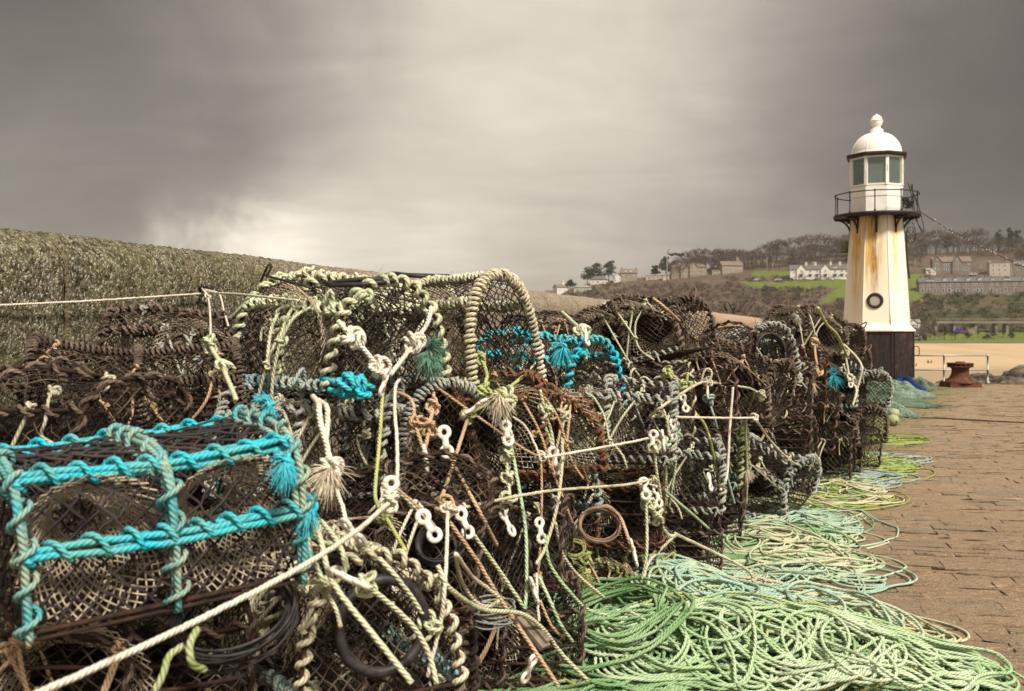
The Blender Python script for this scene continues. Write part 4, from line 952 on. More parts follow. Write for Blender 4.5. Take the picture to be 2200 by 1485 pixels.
    # tall mast and street poles
    galv = plain_mat('grey_pole', (.34,.32,.29), (.26,.25,.23), 3, .6)
    p, d = hill_pt(1433, 606); s = d/F; t = thing('lamp_mast', 'tall pale lamp mast with a single angled arm rising above the houses', 'mast', p)
    obj('pole', MB().tube([[0,0,-1],[0,0,40*s],[0,0,80*s-5.5]], [.42,.32,.24], 8, fast=True).build('pole', galv), t)
    obj('arm', MB().tube([[0,0,80*s-5.7],[9*s,0,80*s]], [.28,.30], 8, fast=True).box((8.2*s,0,80*s-.6),(1.6,.5,.4)).build('arm', galv), t)
    for lab,px,py,h in (('tall thin telegraph pole at the roadside beyond the field',1648,603,48),('short street lamp behind the tall thin telegraph pole',1660,585,20),('thin street lamp on the lane below the wood beside the lighthouse',1966,583,24),('thin street lamp beside the brown gabled mansion',2107,582,14),('short street lamp behind the white terrace roof',1746,575,12),('low telegraph pole below the pine clump',1259,612,14)):
        p, d = hill_pt(px,py); s = d/F; t = thing('street_pole', lab, 'pole', p)
        obj('pole', MB().tube([[0,0,-.5],[0,0,h*s]], [.14,.10], 6, fast=True).build('pole', galv), t)
        obj('lamp_head', MB().box((.25,0,h*s),(.9,.35,.25)).build('lamp_head', galv, False), t)
buildings()

def people():
    skin = plain_mat('skin', (.45,.28,.20), (.40,.25,.18), 5, .6)
    def person(label, px, py_foot, d, coat, trous, stride=.25, turn=0.0, arm=.2):
        hz = EYE+(HY-py_foot)/F*d; base = ((px-CX)/F*d, d, hz)
        cm, tm = plain_mat('coat', coat, tuple(c*.7 for c in coat), 4, .9), plain_mat('trousers', trous, tuple(c*.7 for c in trous), 4, .9)
        # one continuous skinned body: hips, legs, spine, arms, neck, head
        V = [(0,0,.93),(0,0,1.15),(0,0,1.40),(0,0,1.52),(0,.02,1.63),(0,.02,1.74)]; E = [(0,1),(1,2),(2,3),(3,4),(4,5)]; RAD = [.15,.145,.17,.06,.095,.07]
        for sx in (-1,1):
            k = len(V); V += [(sx*.09,0,.88),(sx*.10,sx*stride*.45,.48),(sx*.10,sx*stride,.07),(sx*.10,sx*stride-.13,.03)]; E += [(0,k),(k,k+1),(k+1,k+2),(k+2,k+3)]; RAD += [.095,.07,.05,.045]
            k = len(V); V += [(sx*.20,0,1.40),(sx*.26,-sx*arm*.5,1.14),(sx*.27,-sx*arm-.05,.90),(sx*.27,-sx*arm-.08,.82)]; E += [(2,k),(k,k+1),(k+1,k+2),(k+2,k+3)]; RAD += [.07,.055,.045,.035]
        me = bpy.data.meshes.new('person'); me.from_pydata(V, E, []); me.materials.append(cm); me.materials.append(tm); me.materials.append(skin)
        o = obj('person', me, None, base, (0,0,turn)); sk = o.modifiers.new('skin','SKIN'); o.modifiers.new('sub','SUBSURF').levels = 1
        for i, v in enumerate(me.skin_vertices[0].data): v.radius = (RAD[i],RAD[i]*.85); v.use_root = (i == 0)
        dg = bpy.context.evaluated_depsgraph_get(); ev = bpy.data.meshes.new_from_object(o.evaluated_get(dg)); o.modifiers.clear(); o.data = ev
        ev.materials.clear()
        for mm in (cm, tm, skin): ev.materials.append(mm)
        for pl in ev.polygons:
            c = pl.center; pl.material_index = 2 if c.z > 1.56 or (abs(c.x) > .2 and c.z < .86) else (1 if c.z < .90 else 0); pl.use_smooth = True
        tag(o, label, 'person')
        hb = MB().lathe([(.10,-.02),(.108,.03),(.09,.08),(.05,.115),(.0005,.125)], 12); obj('hair', hb.build('hair', plain_mat('dark_hair',(.03,.02,.015),(.05,.03,.02),20,.8)), o, (0,.025,1.69))
    person('person in dark clothes walking on the beach beyond the pier railing', 1994, 788, 245, (.03,.028,.035), (.04,.03,.03), .28, .6)
    person('person in a grey coat walking beside the dark clothed walker on the beach', 2001, 788, 246, (.16,.15,.16), (.05,.05,.07), .22, .8)
    person('person standing alone on the far sand above the last railing post', 2132, 766, 330, (.06,.06,.075), (.05,.05,.06), .15, 0)
    person('person in navy at the foot of the lawn by the sea wall', 1964, 737.5, 396, (.03,.03,.06), (.03,.03,.04), .2, .3)
people()

# ------------------------------------------------------------------ lobster pots
def section(W_, H_, n_):
    th = np.linspace(0, PI, 241); c, s_ = np.cos(th), np.sin(th)
    y = -W_/2*np.sign(c)*np.abs(c)**(2/n_); z = H_*np.abs(s_)**(2/n_)
    L = np.concatenate([[0], np.cumsum(np.hypot(np.diff(y), np.diff(z)))])
    return L, y, z
def make_pot(key, seed, L=.72, W_=.50, H=.42, n_=2.6, cell=.056, tw=.0025, rails=(.02,.30,.5,.70,.98), rr=.0095, RW=.0165, pitch=.05, style='helix',
             funnel=True, ring=False, inner=70, bars=0, hoops=3, endnet=True, warp=.02, double=.35, bridle=True, bundle=False):
    """meshes of one kind of pot, built once: (name, mesh, slot, [sub-parts])"""
    rng = np.random.default_rng(seed); SL, SY, SZ = section(W_, H, n_); S = SL[-1]
    ph = rng.uniform(0,6,8)
    def wob(p):                                                        # a knocked-about pot is never square
        p = np.array(p, float); x,y,z = p[...,0],p[...,1],p[...,2]; o = p.copy(); k = z/H
        o[...,0] += warp*(np.sin(3.1*y+ph[0]+2*z)+.6*np.sin(5*z+ph[1]))*k; o[...,1] += warp*(np.sin(4.2*x+ph[2])+.7*np.sin(6*z+3*x+ph[3]))*k
        o[...,2] += warp*(np.sin(5*x+ph[4]+3*y)+.5*np.sin(9*x+ph[5]))*k; return o
    def surf(x, s, ins=0.0):
        y, z = np.interp(s, SL, SY), np.interp(s, SL, SZ)
        if np.any(ins): y = y*(1-ins/(W_/2)); z = z-ins*np.clip(z/H,0,1)
        return np.stack([x+0*y, y, z], -1)
    out = []; hx = np.linspace(-L/2, L/2, hoops)
    def bind(core, mb):
        cf = resample(core, .01)
        for k in range(int(len(cf)*1.6)):                               # fuzz of worn fibres
            c = cf[rng.integers(0,len(cf))]+rng.normal(0,RW*.75,3); d_ = rng.normal(0,1,3); l_ = rng.uniform(.008,.028); q_ = rng.normal(0,.35,3)
            t_ = np.linspace(0,1,4)[:,None]; mb.tube(c+d_*t_*l_*.6+(q_-[0,0,.4])*t_**2*l_*.5, [.0010,.0009,.0007,.0004], 3, fast=True, cap=False)
        if style == 'lashed':
            for k in range(4):
                o_ = np.array([0,.012*math.cos(k*1.57+.4),.012*math.sin(k*1.57+.4)]); c = resample(core,.02); c = c+o_+np.cumsum(rng.normal(0,.0012,c.shape),0)
                mb.tube(c, .0095, 6)
            mb.tube(helix(core, .027, .085, rng, 14, .10), .0075, 6)
        elif style == 'tight': mb.tube(helix(core, RW*.98, pitch*.42, rng, 11, .20), rr*.85, 6)
        elif style == 'sparse': mb.tube(helix(core, RW*.85, pitch*1.9, rng, 12, .2), rr*.8, 6)
        else:
            mb.tube(helix(core, RW, pitch*rng.uniform(.9,1.1), rng, 12, .16), rr*rng.uniform(.9,1.1), 6)
            if rng.random() < double: mb.tube(helix(core, RW*1.15, pitch*1.7, rng, 12, .3, 2.0), rr*.8, 6)
            for k in range(rng.integers(1,4)):                          # knots and tails
                c = core[rng.integers(0,len(core))]; mb.tube(knot_pts(c+rng.normal(0,.01,3), rng.uniform(.022,.036), rng), rr*.85, 6)
                e = c+rng.normal(0,.03,3); mb.tube(spline([c, e, e+[rng.normal(0,.03),rng.normal(0,.03),-rng.uniform(.03,.10)]],.012), rr*.75, 6)
    for x in hx:
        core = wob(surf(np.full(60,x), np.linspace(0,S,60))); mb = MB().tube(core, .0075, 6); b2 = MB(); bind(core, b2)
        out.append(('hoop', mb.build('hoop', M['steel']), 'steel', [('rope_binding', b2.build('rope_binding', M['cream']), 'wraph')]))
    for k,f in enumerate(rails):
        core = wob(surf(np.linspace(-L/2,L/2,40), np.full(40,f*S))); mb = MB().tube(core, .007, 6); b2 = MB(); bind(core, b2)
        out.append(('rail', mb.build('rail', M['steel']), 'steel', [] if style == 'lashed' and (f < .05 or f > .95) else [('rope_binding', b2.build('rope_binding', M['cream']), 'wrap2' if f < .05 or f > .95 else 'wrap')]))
    bb = MB()
    for y in np.linspace(-W_/2, W_/2, 9): bb.tube(wob(np.stack([np.linspace(-L/2,L/2,8), np.full(8,y), np.zeros(8)],1)), .0055, 5, fast=True)
    for x in hx: bb.tube(wob(np.stack([np.full(6,x), np.linspace(-W_/2,W_/2,6), np.zeros(6)],1)), .007, 5, fast=True)
    for k in range(bars):
        s_ = S*(.04+.26*k/max(1,bars-1)); bb.tube(wob(surf(np.linspace(-L/2,L/2,14), np.full(14,s_), .012)), .0065, 5, fast=True)
    out.append(('base_frame', bb.build('base_frame', M['steel']), 'steel', []))
    # netting: diamond meshes over the arch, sagging between the hoops, and over both ends
    nb = MB(); sag = rng.uniform(.012,.035)
    def sagf(x): u = (x+L/2)/L*(hoops-1); return sag*np.abs(np.sin(PI*u))
    for sg in (1,-1):
        k = -S-.1
        while k < L+S+.1:
            t = np.arange(0, S, .021); x = (-L/2+k+t*.92*1.0) if sg > 0 else (L/2-k-t*.92)
            zig = .10*cell*np.sign(np.sin(t/cell*PI)); x = x+zig+rng.normal(0,.0022,len(t)); ok = (x >= -L/2) & (x <= L/2)
            if ok.sum() > 2:
                xx, tt = x[ok], t[ok]; p = wob(surf(xx, tt, sagf(xx)+.004*np.sin(40*tt+20*xx+k*9)))+rng.normal(0,.0014,(ok.sum(),3)); nb.tube(p, tw, 3, fast=True, cap=False)
            k += cell*rng.uniform(.9,1.1)
    if endnet:
        for ex in (-1,1):
            for sg in (1,-1):
                for k in np.arange(-W_, W_*2, cell*.9):
                    y = np.linspace(-W_/2, W_/2, 26); z = sg*(y+W_/2)*1.05+(k if sg > 0 else k+.3); top = np.interp(y, SY, SZ); ok = (z > 0) & (z < top)
                    if ok.sum() > 2:
                        yy, z_ = y[ok], z[ok]; bul = .035*np.sin(PI*np.clip(z_/H,0,1))*np.cos(yy/W_*PI)
                        p = np.stack([ex*(L/2-bul), yy, z_],1)+rng.normal(0,.003,(len(yy),3)); nb.tube(wob(p), tw, 3, fast=True, cap=False)
    out.append(('net_cover', nb.build('net_cover', M['net']), 'net', []))
    if inner:
        ib = MB()
        for k in range(int(inner*.5)):                                          # crumpled parlour netting and twine, near black to deepen the shade inside
            c = np.array([rng.uniform(-.42,.42)*L, rng.uniform(-.36,.36)*W_, rng.uniform(.06,.75)*H]); n2 = 9
            st = np.cumsum(rng.normal(0,.035,(n2,3)),0); p = c+st-st.mean(0); p[:,0] = np.clip(p[:,0],-L*.46,L*.46); p[:,1] = np.clip(p[:,1],-W_*.40,W_*.40); p[:,2] = np.clip(p[:,2],.02,H*.82)
            ib.tube(spline(p,.02), rng.choice([.0018,.0024,.0045]), 3, fast=True, cap=False)
        for k in range(1):                                              # folded net sheets
            a = rng.uniform(0,PI); c = np.array([rng.uniform(-.3,.3)*L,0,H*.36])
            for q in np.linspace(-.2,.2,13):
                u = np.linspace(-.2,.2,12); p = np.stack([c[0]+u*math.cos(a)-q*math.sin(a)*.8, (u*math.sin(a)+q*math.cos(a))*.9, c[2]+.10*np.sin(u*9+k*2+q*5)+.05*np.sin(q*14)],1)
                p[:,0] = np.clip(p[:,0],-L*.46,L*.46); p[:,1] = np.clip(p[:,1],-W_*.42,W_*.42); ib.tube(p, .0019, 3, fast=True, cap=False)
        out.append(('inner_net', ib.build('inner_net', M['inner']), 'inner', []))
    if bundle:                                                          # near-black blob added so the hollow pot looks dense and shaded
        nu, nv = 44, 26; u = np.linspace(0,2*PI,nu,endpoint=False); v = np.linspace(-PI/2,PI/2,nv); U,Vv = np.meshgrid(u,v,indexing='ij')
        dirs = np.stack([np.cos(U)*np.cos(Vv), np.sin(U)*np.cos(Vv), np.sin(Vv)],-1); se = np.sign(dirs)*np.abs(dirs)**.62; rr_ = np.full(U.shape,.90)
        for k in range(10): q = rng.normal(0,2.2+k*.5,3); rr_ = rr_+np.abs(np.sin(dirs@q+rng.uniform(0,6)))*.10/(1+k*.22)-.045
        p = se*rr_[...,None]*np.array([L*.43,W_*.38,H*.36])+np.array([0,0,H*.42]); i = np.arange(nu)[:,None]; j = np.arange(nv-1)[None,:]; i2 = (i+1)%nu
        out.append(('shade_filler', MB().add(wob(p.reshape(-1,3)), np.stack([i*nv+j,i2*nv+j,i2*nv+j+1,i*nv+j+1],-1).reshape(-1,4)).build('shade_filler', M['bundle']), 'bundle', []))
    if funnel:
        for fx in ((-L*.25,L*.25) if funnel == 2 else (L*rng.uniform(-.2,.2),)):
            fb = MB(); K = 42; y0, y1 = -W_/2*.93, -W_*.02
            def fp(a, t): r_ = (1-t)**1.5*np.array([L*.21,H*.40])+np.array([.055,.05])*t**.7; return np.stack([fx+r_[...,0]*np.cos(a), y0+(y1-y0)*t+0*a, H*.46+.05*t+r_[...,1]*np.sin(a)],-1)
            for k in range(K):
                for sg in (1,-1):
                    t = np.linspace(0,1,12); a = 2*PI*k/K+sg*t*1.5; r0 = (1-t)**1.4
                    p = np.stack([fx+(L*.20*r0+.06)*np.cos(a), y0+(y1-y0)*t, H*.46+.04*t+(H*.34*r0+.05)*np.sin(a)],1)+rng.normal(0,.002,(12,3)); fb.tube(wob(p), .0024, 3, fast=True, cap=False)
            out.append(('entrance_funnel', fb.build('entrance_funnel', M['funnel']), 'funnel', []))
    for q in range((2 if hoops > 2 else 1) if bridle else 0):             # rope bridles and tails hanging down the front
        bd = MB(); xa = rng.uniform(-.45,.05)*L; xb = xa+rng.uniform(.18,.42)*L; s0 = S*rng.uniform(.26,.34); yf = -W_/2-.022
        a_, b_ = wob(surf(np.array([xa,xb]), np.array([s0,s0]))); m_ = np.array([(xa+xb)/2+rng.normal(0,.03), yf-rng.uniform(0,.03), H*rng.uniform(.10,.42)])
        e_ = m_+np.array([rng.normal(0,.05), -.01, -rng.uniform(.12,.36)])
        for u_ in (a_, b_): bd.tube(spline([u_, (u_+m_)/2+[rng.normal(0,.015),-.02,rng.normal(0,.01)], m_],.012), .0068, 6)
        bd.tube(spline([m_, (m_+e_)/2+[rng.normal(0,.02),-.008,0], e_],.012), .0066, 6)
        for c_ in (a_, b_, m_, (a_+m_)/2): bd.tube(knot_pts(c_+rng.normal(0,.004,3), rng.uniform(.016,.026), rng), .0062, 6)
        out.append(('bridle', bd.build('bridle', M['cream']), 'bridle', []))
    for q in range(3 if bridle else 0):
        bd = MB(); c_ = wob(surf(np.array([rng.uniform(-.45,.45)*L]), np.array([S*rng.uniform(.22,.5)])))[0]; t_ = np.cumsum(np.vstack([[0,0,0], rng.normal(0,.022,(4,3))-[0,.006,.028]]),0); bd.tube(spline(c_+t_,.012), .0055, 6); bd.tube(knot_pts(c_, .02, rng), .006, 6)
        out.append(('rope_tail', bd.build('rope_tail', M['cream']), 'bridle', []))
    if ring:
        rb = MB(); a = np.linspace(0,2*PI,41)
        c = np.stack([np.full(41,L/2+.005), .135*np.cos(a), H*.50+.135*np.sin(a)],1); rb.tube(c, .017, 8)
        if ring == 2: rb.tube(c*[1,.93,1]+[.02,0,.012*1], .010, 8)
        ro = ('entrance_ring', rb.build('entrance_ring', M['rubber']), 'rubber', []); out.append(ro)
    return dict(parts=out, dim=(L,W_,H))

def shade_filler_mat():  # net pattern on near black, painting the dark inside of the pots
    m, n, b, tc = material('shade_filler_netting'); ob = tc.outputs['Object']
    wv = n.new('ShaderNodeVectorMath', operation='MULTIPLY_ADD'); n.l.new(n.noise(ob, 7, 4, .6, out=1), wv.inputs[0]); wv.inputs[1].default_value = (.14,.14,.14); n.l.new(ob, wv.inputs[2])
    e = n.vor(wv.outputs[0], 42, 'DISTANCE_TO_EDGE'); tw = n.ramp(e, .10, .03); nz = n.noise(ob, 6, 5, .7)
    c = n.mix(n.m('MULTIPLY', tw, n.ramp(nz, .40, .62)), (.007,.005,.004), (.13,.085,.055)); setb(n, b, c, .9, normal=n.bump(n.m('ADD', n.m('MULTIPLY', tw, .3), nz), .03, 1.0), spec=.1); M['bundle'] = m
shade_filler_mat()
OBB = []
KIT = {}
def pots():
    KIT['box'] = make_pot('box', 1, n_=3.4)
    KIT['box2'] = make_pot('box2', 2, bundle=True, n_=3.0, L=.68, cell=.050, style='sparse', bars=5, warp=.035, inner=95)
    KIT['box3'] = make_pot('box3', 3, bundle=True, n_=3.8, L=.76, W_=.52, H=.44, cell=.06, style='sparse', warp=.04, funnel=False, inner=110, double=.1)
    KIT['arch'] = make_pot('arch', 4, n_=2.1, cell=.050, double=.5)
    KIT['arch2'] = make_pot('arch2', 5, n_=2.3, L=.78, H=.44, style='tight', cell=.046, funnel=2)
    KIT['blue'] = make_pot('blue', 6, n_=4.6, L=.70, H=.41, cell=.068, tw=.0044, bridle=False, rails=(.015,.17,.33,.67,.985), style='lashed', funnel=2, warp=.012, inner=60)
    KIT['ring'] = make_pot('ring', 7, n_=2.2, ring=1, endnet=True, double=.8)
    KIT['ring2'] = make_pot('ring2', 8, n_=2.3, ring=2, L=.66, double=.5, warp=.03)
    KIT['barred'] = make_pot('barred', 9, n_=3.2, L=.80, bars=9, style='tight', rr=.008, funnel=False)
    KIT['slump'] = make_pot('slump', 10, bundle=True, n_=2.6, L=.80, W_=.56, H=.46, cell=.048, warp=.075, style='helix', inner=150, double=.2, funnel=2)
    KIT['slump2'] = make_pot('slump2', 11, bundle=True, n_=2.2, L=.74, W_=.54, H=.46, cell=.046, tw=.0029, warp=.09, style='sparse', inner=170)
    g = 'lobster pots stacked on the pier'; BR = ['cream','creamgreen','white','tan','grey','cream','tan','creamgreen','cream']
    def put(key, label, px, d, zb, yaw, pitch=0, roll=0, wrap='brown', net='net', sc=1.0, wrap2=None, funnel=None, inner=None, wraph=None):
        K = KIT[key]; loc = PZ(px, d, zb); rot = (R(roll), R(pitch), R(yaw))
        t = thing('lobster_pot', label, 'lobster pot', loc, rot, g); t.scale = (sc,)*3
        mats = {'wraph':M[wraph or wrap], 'wrap':M[wrap], 'wrap2':M[wrap2 or wrap], 'net':M[net], 'steel':None, 'funnel':M[funnel] if funnel else None, 'inner':M[inner] if inner else None, 'rubber':None, 'bundle':None, 'bridle':M[BR[len(OBB)%len(BR)]]}
        for nm, me, slot, sub in K['parts']:
            o = obj(nm, me, t, mat=mats[slot])
            for n2, m2, s2 in sub: obj(n2, m2, o, mat=mats[s2])
        L, W_, H = K['dim']; rm = np.array(Matrix.LocRotScale(None, t.rotation_euler, None).to_3x3())
        OBB.append((loc, rm, np.array([L*.5,W_*.5,H*.5])*sc, sc, H*sc))
        return t
    A = put
    A('blue','lobster pot lashed with bright turquoise rope, lying nearest the camera',312,2.71,.81,38,-3,3,'blue','bluenet',wraph='tealcream')
    A('arch','pot with pale green rope-wrapped hoops perched on top in front of the sky',722,4.30,1.275,-49,0,0,'creamgreen','net',1.14,'bluegrey')
    A('arch2','pot with a tall cream-lashed end hoop just behind the pale green topmost pot',935,4.72,1.25,-34,-3,0,'creamgreen','net',1.12,wraph='cream')
    A('barred','brown pot with rusty lengthwise bars leaning against the wall behind the turquoise pot',300,4.25,1.04,24,0,14,'brown','netbrown',1.0)
    A('arch','brown rope-edged pot between the barred pot and the granite wall',405,5.1,1.20,8,0,0,'brown','netbrown')
    A('box3','dark netted pot with brown lashings at the edge of view behind the turquoise pot',95,3.35,.93,-22,4,5,'brown','netbrown')
    A('box2','dark pot squashed beneath the turquoise pot',235,2.85,.34,28,0,0,'brown','net')
    A('box3','dark pot at the foot of the heap under the squashed one',500,3.1,.0,12,0,0,'brown','net')
    A('ring','pot with a black rubber entrance ring and knotted cream and turquoise lashings',742,3.22,.40,-62,-4,0,'cream','net',1.0,'bluegrey')
    A('box','dark pot with sparse twine directly under the pale green topmost pot',690,4.15,.85,-14,0,3,'grey','net')
    A('arch2','pot with a grey and black striped hoop below the cream-lashed end hoop',905,4.35,.87,-62,0,0,'grey','netbrown',.96)
    A('slump2','brown hump of a pot bulging out beside the frayed cream rope',775,3.75,.53,18,6,8,'brown','netbrown',.98)
    A('slump','weedy brown pot behind the white toggles in the middle of the stack',1095,4.55,.86,38,0,0,'rustrope','netgreen',.92)
    A('box2','black pot in the middle tier above the rope loops',925,4.05,.42,-28,0,0,'brown','net',.95)
    A('box3','black boxy pot with a braided corner low in the stack',1062,4.38,.40,-8,0,-4,'brown','net',.82)
    A('box2','black pot at the very bottom of the stack beside the driftwood',1062,4.36,.0,5,0,0,'brown','net',1.0)
    A('box','pot hidden in shadow below the ringed pot',800,3.75,.0,-5,0,0,'brown','net')
    A('arch','pot edged in turquoise rope beside the tall cream-lashed hoop',1172,5.3,1.10,-42,0,4,'blue','netbrown',.95,'brown')
    A('arch','small pot with a blue grey bound arch between hanging ropes',1118,4.85,.64,-58,0,0,'bluegrey','net',.92)
    A('box','wide pot with cream-trimmed edges and netted front behind the upper taut rope',1310,5.12,.86,-12,0,0,'grey','net',.92,'grey')
    A('box2','rusty barred pot behind the lower taut rope',1282,5.15,.43,-8,0,0,'rustrope','netbrown',.95)
    A('slump','brown pot with a weedy funnel at the foot of the rusty barred pot',1270,5.15,.0,-5,0,0,'yellow','netbrown',.88)
    A('box3','flat cream-trimmed pot behind the wide netted pot',1335,5.75,.90,6,0,0,'cream','net',.94)
    A('box','green-trimmed pot standing behind the hanging bunch of toggles',1490,7.15,.43,-20,0,0,'mossgreen','net',1.0,'bluegrey')
    A('box2','dark pot under the green-trimmed pot',1490,7.2,.0,-16,0,0,'brown','net')
    A('slump','pot dotted with short cream lashings slumping onto the coiled rope',1595,8.15,.16,-34,8,16,'grey','net',1.18)
    A('box3','dark pot in the second tier above the slumping cream-dotted pot',1560,7.35,.84,-25,0,0,'cream','netbrown')
    A('box2','dark brown pot in the second tier beside the wide netted pot',1440,6.45,.86,2,0,0,'brown','netbrown',1.05)
    A('slump','large brown netted pot forming the first dark peak against the hill',1395,5.9,1.33,-34,-16,2,'brown','netbrown',.84,'grey')
    A('slump2','brown pot with pale netting on the crest behind the first dark peak',1505,7.3,1.02,-20,0,5,'brown','netbrown',1.0,None,'funnel')
    A('slump','matted brown pot above the rope junction loop',1550,6.75,1.0,-28,4,6,'brown','netbrown',.96)
    A('ring2','pot with a double black ring and grey white lashings facing the camera',1597,7.65,1.10,-68,-6,0,'grey','netgreen',1.05)
    A('slump2','low pot on the crest with bare twigs sticking out',1605,8.9,1.06,-15,0,4,'brown','netbrown',.98)
    A('box3','dark pot leaning on the wall behind the turquoise-edged pot',1172,7.0,1.27,30,8,0,'brown','net',.85)
    A('box','dark pot in the back row between the wall and the wide netted pot',1250,6.6,.86,12,0,0,'brown','net')
    A('box2','dark pot in the back row below the one leaning on the wall',1165,6.9,.86,22,0,0,'brown','net')
    A('slump','humped brown net pot forming the second dark peak before the lighthouse',1742,11.1,1.24,-32,5,-12,'brown','netbrown',1.12)
    A('slump2','rust brown net pot hanging down below the second dark peak',1690,10.5,.76,-20,0,10,'rustrope','netrust',1.1,'brown')
    A('slump','dark pot with a turquoise tuft under the second dark peak',1795,10.9,.74,-52,4,0,'grey','netgreen',1.1,'bluegrey')
    A('slump2','weedy dark pot bulging over the coiled rope',1700,10.3,.36,-18,5,5,'brown','netgreen',1.12)
    A('slump','weedy pot with yellow twine near the foot of the far heap',1790,10.75,.30,-46,-4,0,'brown','netgreen',1.1,'yellow')
    A('slump2','lowest dark pot at the foot of the far heap',1745,10.2,.0,-22,0,0,'brown','netgreen',1.05)
    A('box3','dark pot at the foot of the far heap beside its outer corner',1792,11.0,.0,-40,0,0,'brown','net',1.05)
    A('slump','domed green grey net pot at the outer end of the heap before the plinth',1778,13.0,.92,-30,0,-6,'brown','netgreen',1.1)
    A('slump2','dark netted pot in the middle tier at the outer end of the heap',1776,13.0,.44,-38,0,0,'brown','netgreen',1.1)
    A('slump','weedy pot on the ground at the outer end of the heap',1776,13.1,.0,-28,0,0,'brown','netgreen',1.08)
    A('slump2','slumped weed green net at the very end of the heap beside the trawl net',1828,15.2,.0,-20,0,10,'mossgreen','netgreen',.9)
    A('box3','dark pot filling the hollow behind the double-ringed pot',1640,9.3,.72,-15,0,0,'brown','netbrown',1.1)
    A('box2','dark pot low in the hollow between the two heaps',1655,9.2,.28,-25,0,0,'brown','netgreen',1.1)
    A('box2','dark pot on the ground between the two heaps',1650,9.4,.0,-10,0,0,'brown','net',1.0)
    A('box','dark pot low in the stack behind the hanging green ropes',1415,6.1,.43,-6,0,0,'grey','net')
    A('box2','dark pot at ground level behind the hanging green ropes',1410,6.05,.0,-2,0,0,'brown','net')
    A('box3','dark pot holding up the cream-lashed hoop pot',1010,5.2,.82,-30,0,0,'brown','net')
    A('box2','dark pot under the brown barred pot by the wall',330,4.5,.60,15,0,0,'brown','netbrown')
    A('box','dark pot under the brown rope-edged pot by the wall',440,5.2,.76,5,0,0,'brown','net')
    A('box2','dark pot in the second tier of the outer heap',1735,11.0,.80,-5,0,0,'brown','netbrown',1.1)
pots()

# ------------------------------------------------------------------ rope heaps on the paving
GX0, GY0, GC = -1.2, 3.0, .011
GH = np.zeros((900, 1500))                                              # height of what already lies on the ground, x 9.9 m by y 16.5 m
def gidx(p):
    i = np.clip(((p[:,0]-GX0)/GC).astype(int), 1, GH.shape[0]-2); j = np.clip(((p[:,1]-GY0)/GC).astype(int), 1, GH.shape[1]-2); return i, j
def mound(px, py, a, b, ang, h):
    d = EYE*F/(py-HY); c = np.array([(px-CX)/F*d, d]); X, Y = np.meshgrid(GX0+np.arange(GH.shape[0])*GC, GY0+np.arange(GH.shape[1])*GC, indexing='ij')
    ca, sa = math.cos(ang), math.sin(ang); u = ((X-c[0])*ca+(Y-c[1])*sa)/a; v = (-(X-c[0])*sa+(Y-c[1])*ca)/b
    GH[:] = np.maximum(GH, h*np.clip(1-u*u-v*v, 0, 1)**.8)
def lay(path2, r, chunk=70, lift=.35, rng=None):
    """drop a rope onto the heap: it rests on whatever lies below it and bridges the gaps"""
    n = len(path2); z = np.zeros(n)
    for s in range(0, n, chunk):
        e = min(n, s+chunk); seg = path2[max(0,s-4):e]; i, j = gidx(seg)
        g = np.maximum.reduce([GH[i,j],GH[i+1,j],GH[i-1,j],GH[i,j+1],GH[i,j-1]])
        k = 4; gp = np.pad(g, k, mode='edge'); mx = np.max(np.stack([gp[q:q+len(g)] for q in range(2*k+1)]), 0)
        mp = np.pad(mx, k, mode='edge'); zz = np.mean(np.stack([mp[q:q+len(g)] for q in range(2*k+1)]), 0)
        zz = .35*zz+.65*np.maximum(g, zz-.02)
        z[s:e] = zz[-(e-s):]
    kk = np.ones(5)/5; z = np.convolve(np.pad(z,2,mode='edge'), kk, 'valid')
    if rng is not None:                                                  # some loops spring up clear of the heap
        s = 0
        while s < n:
            ln = rng.integers(20,70)
            if rng.random() < lift and s+ln < n: z[s:s+ln] += np.sin(np.linspace(0,PI,ln))**2*rng.uniform(.008,.05)
            s += ln
    z = z+r
    i, j = gidx(path2)
    for di in (-1,0,1):
        for dj in (-1,0,1): np.maximum.at(GH, (i+di, j+dj), z-r*.6 if (di or dj) else z-r*.1)
    return np.column_stack([path2, z])
def tangle(rng, px, py, a, b, ang, length, loop=.22, ds=.02):
    """one long line lying in overlapping loops inside an ellipse"""
    d = EYE*F/(py-HY); c = np.array([(px-CX)/F*d, d]); n = int(length/ds); p = np.zeros((n,2)); q = rng.normal(0,.3,2); th = rng.uniform(0,6); kap = 1/loop; ph1, ph2 = rng.uniform(0,6,2); sgn = 1 if rng.random() < .5 else -1
    st = a/b; tgt = kap
    for k in range(n):
        if k % 45 == 0:
            tgt = sgn*rng.choice([.25,.6,1.0,1.7,2.4])/loop*rng.uniform(.7,1.2)
            if rng.random() < .20: sgn = -sgn
        kap += (tgt-kap)*.07; th += kap*ds
        rad2 = q[0]*q[0]+q[1]*q[1]
        if rad2 > .72:
            want = math.atan2(-q[1],-q[0]); dd = (want-th+PI)%(2*PI)-PI; lim = .84+.22*math.sin(3*math.atan2(q[1],q[0])+ph1)+.16*math.sin(7*math.atan2(q[1],q[0])+ph2)
            th += dd*(.045*min(1.5,rad2) if rad2 < lim else (.12 if rad2 < 1.7 else .3))
        q = q+np.array([math.cos(th)/a, math.sin(th)/b])*ds*np.array([1.12,.92]) if a > b else q+np.array([math.cos(th)/a, math.sin(th)/b])*ds
        p[k] = q
    w2 = p*np.array([a,b]); ca, sa = math.cos(ang), math.sin(ang)
    return np.column_stack([c[0]+w2[:,0]*ca-w2[:,1]*sa, c[1]+w2[:,0]*sa+w2[:,1]*ca])
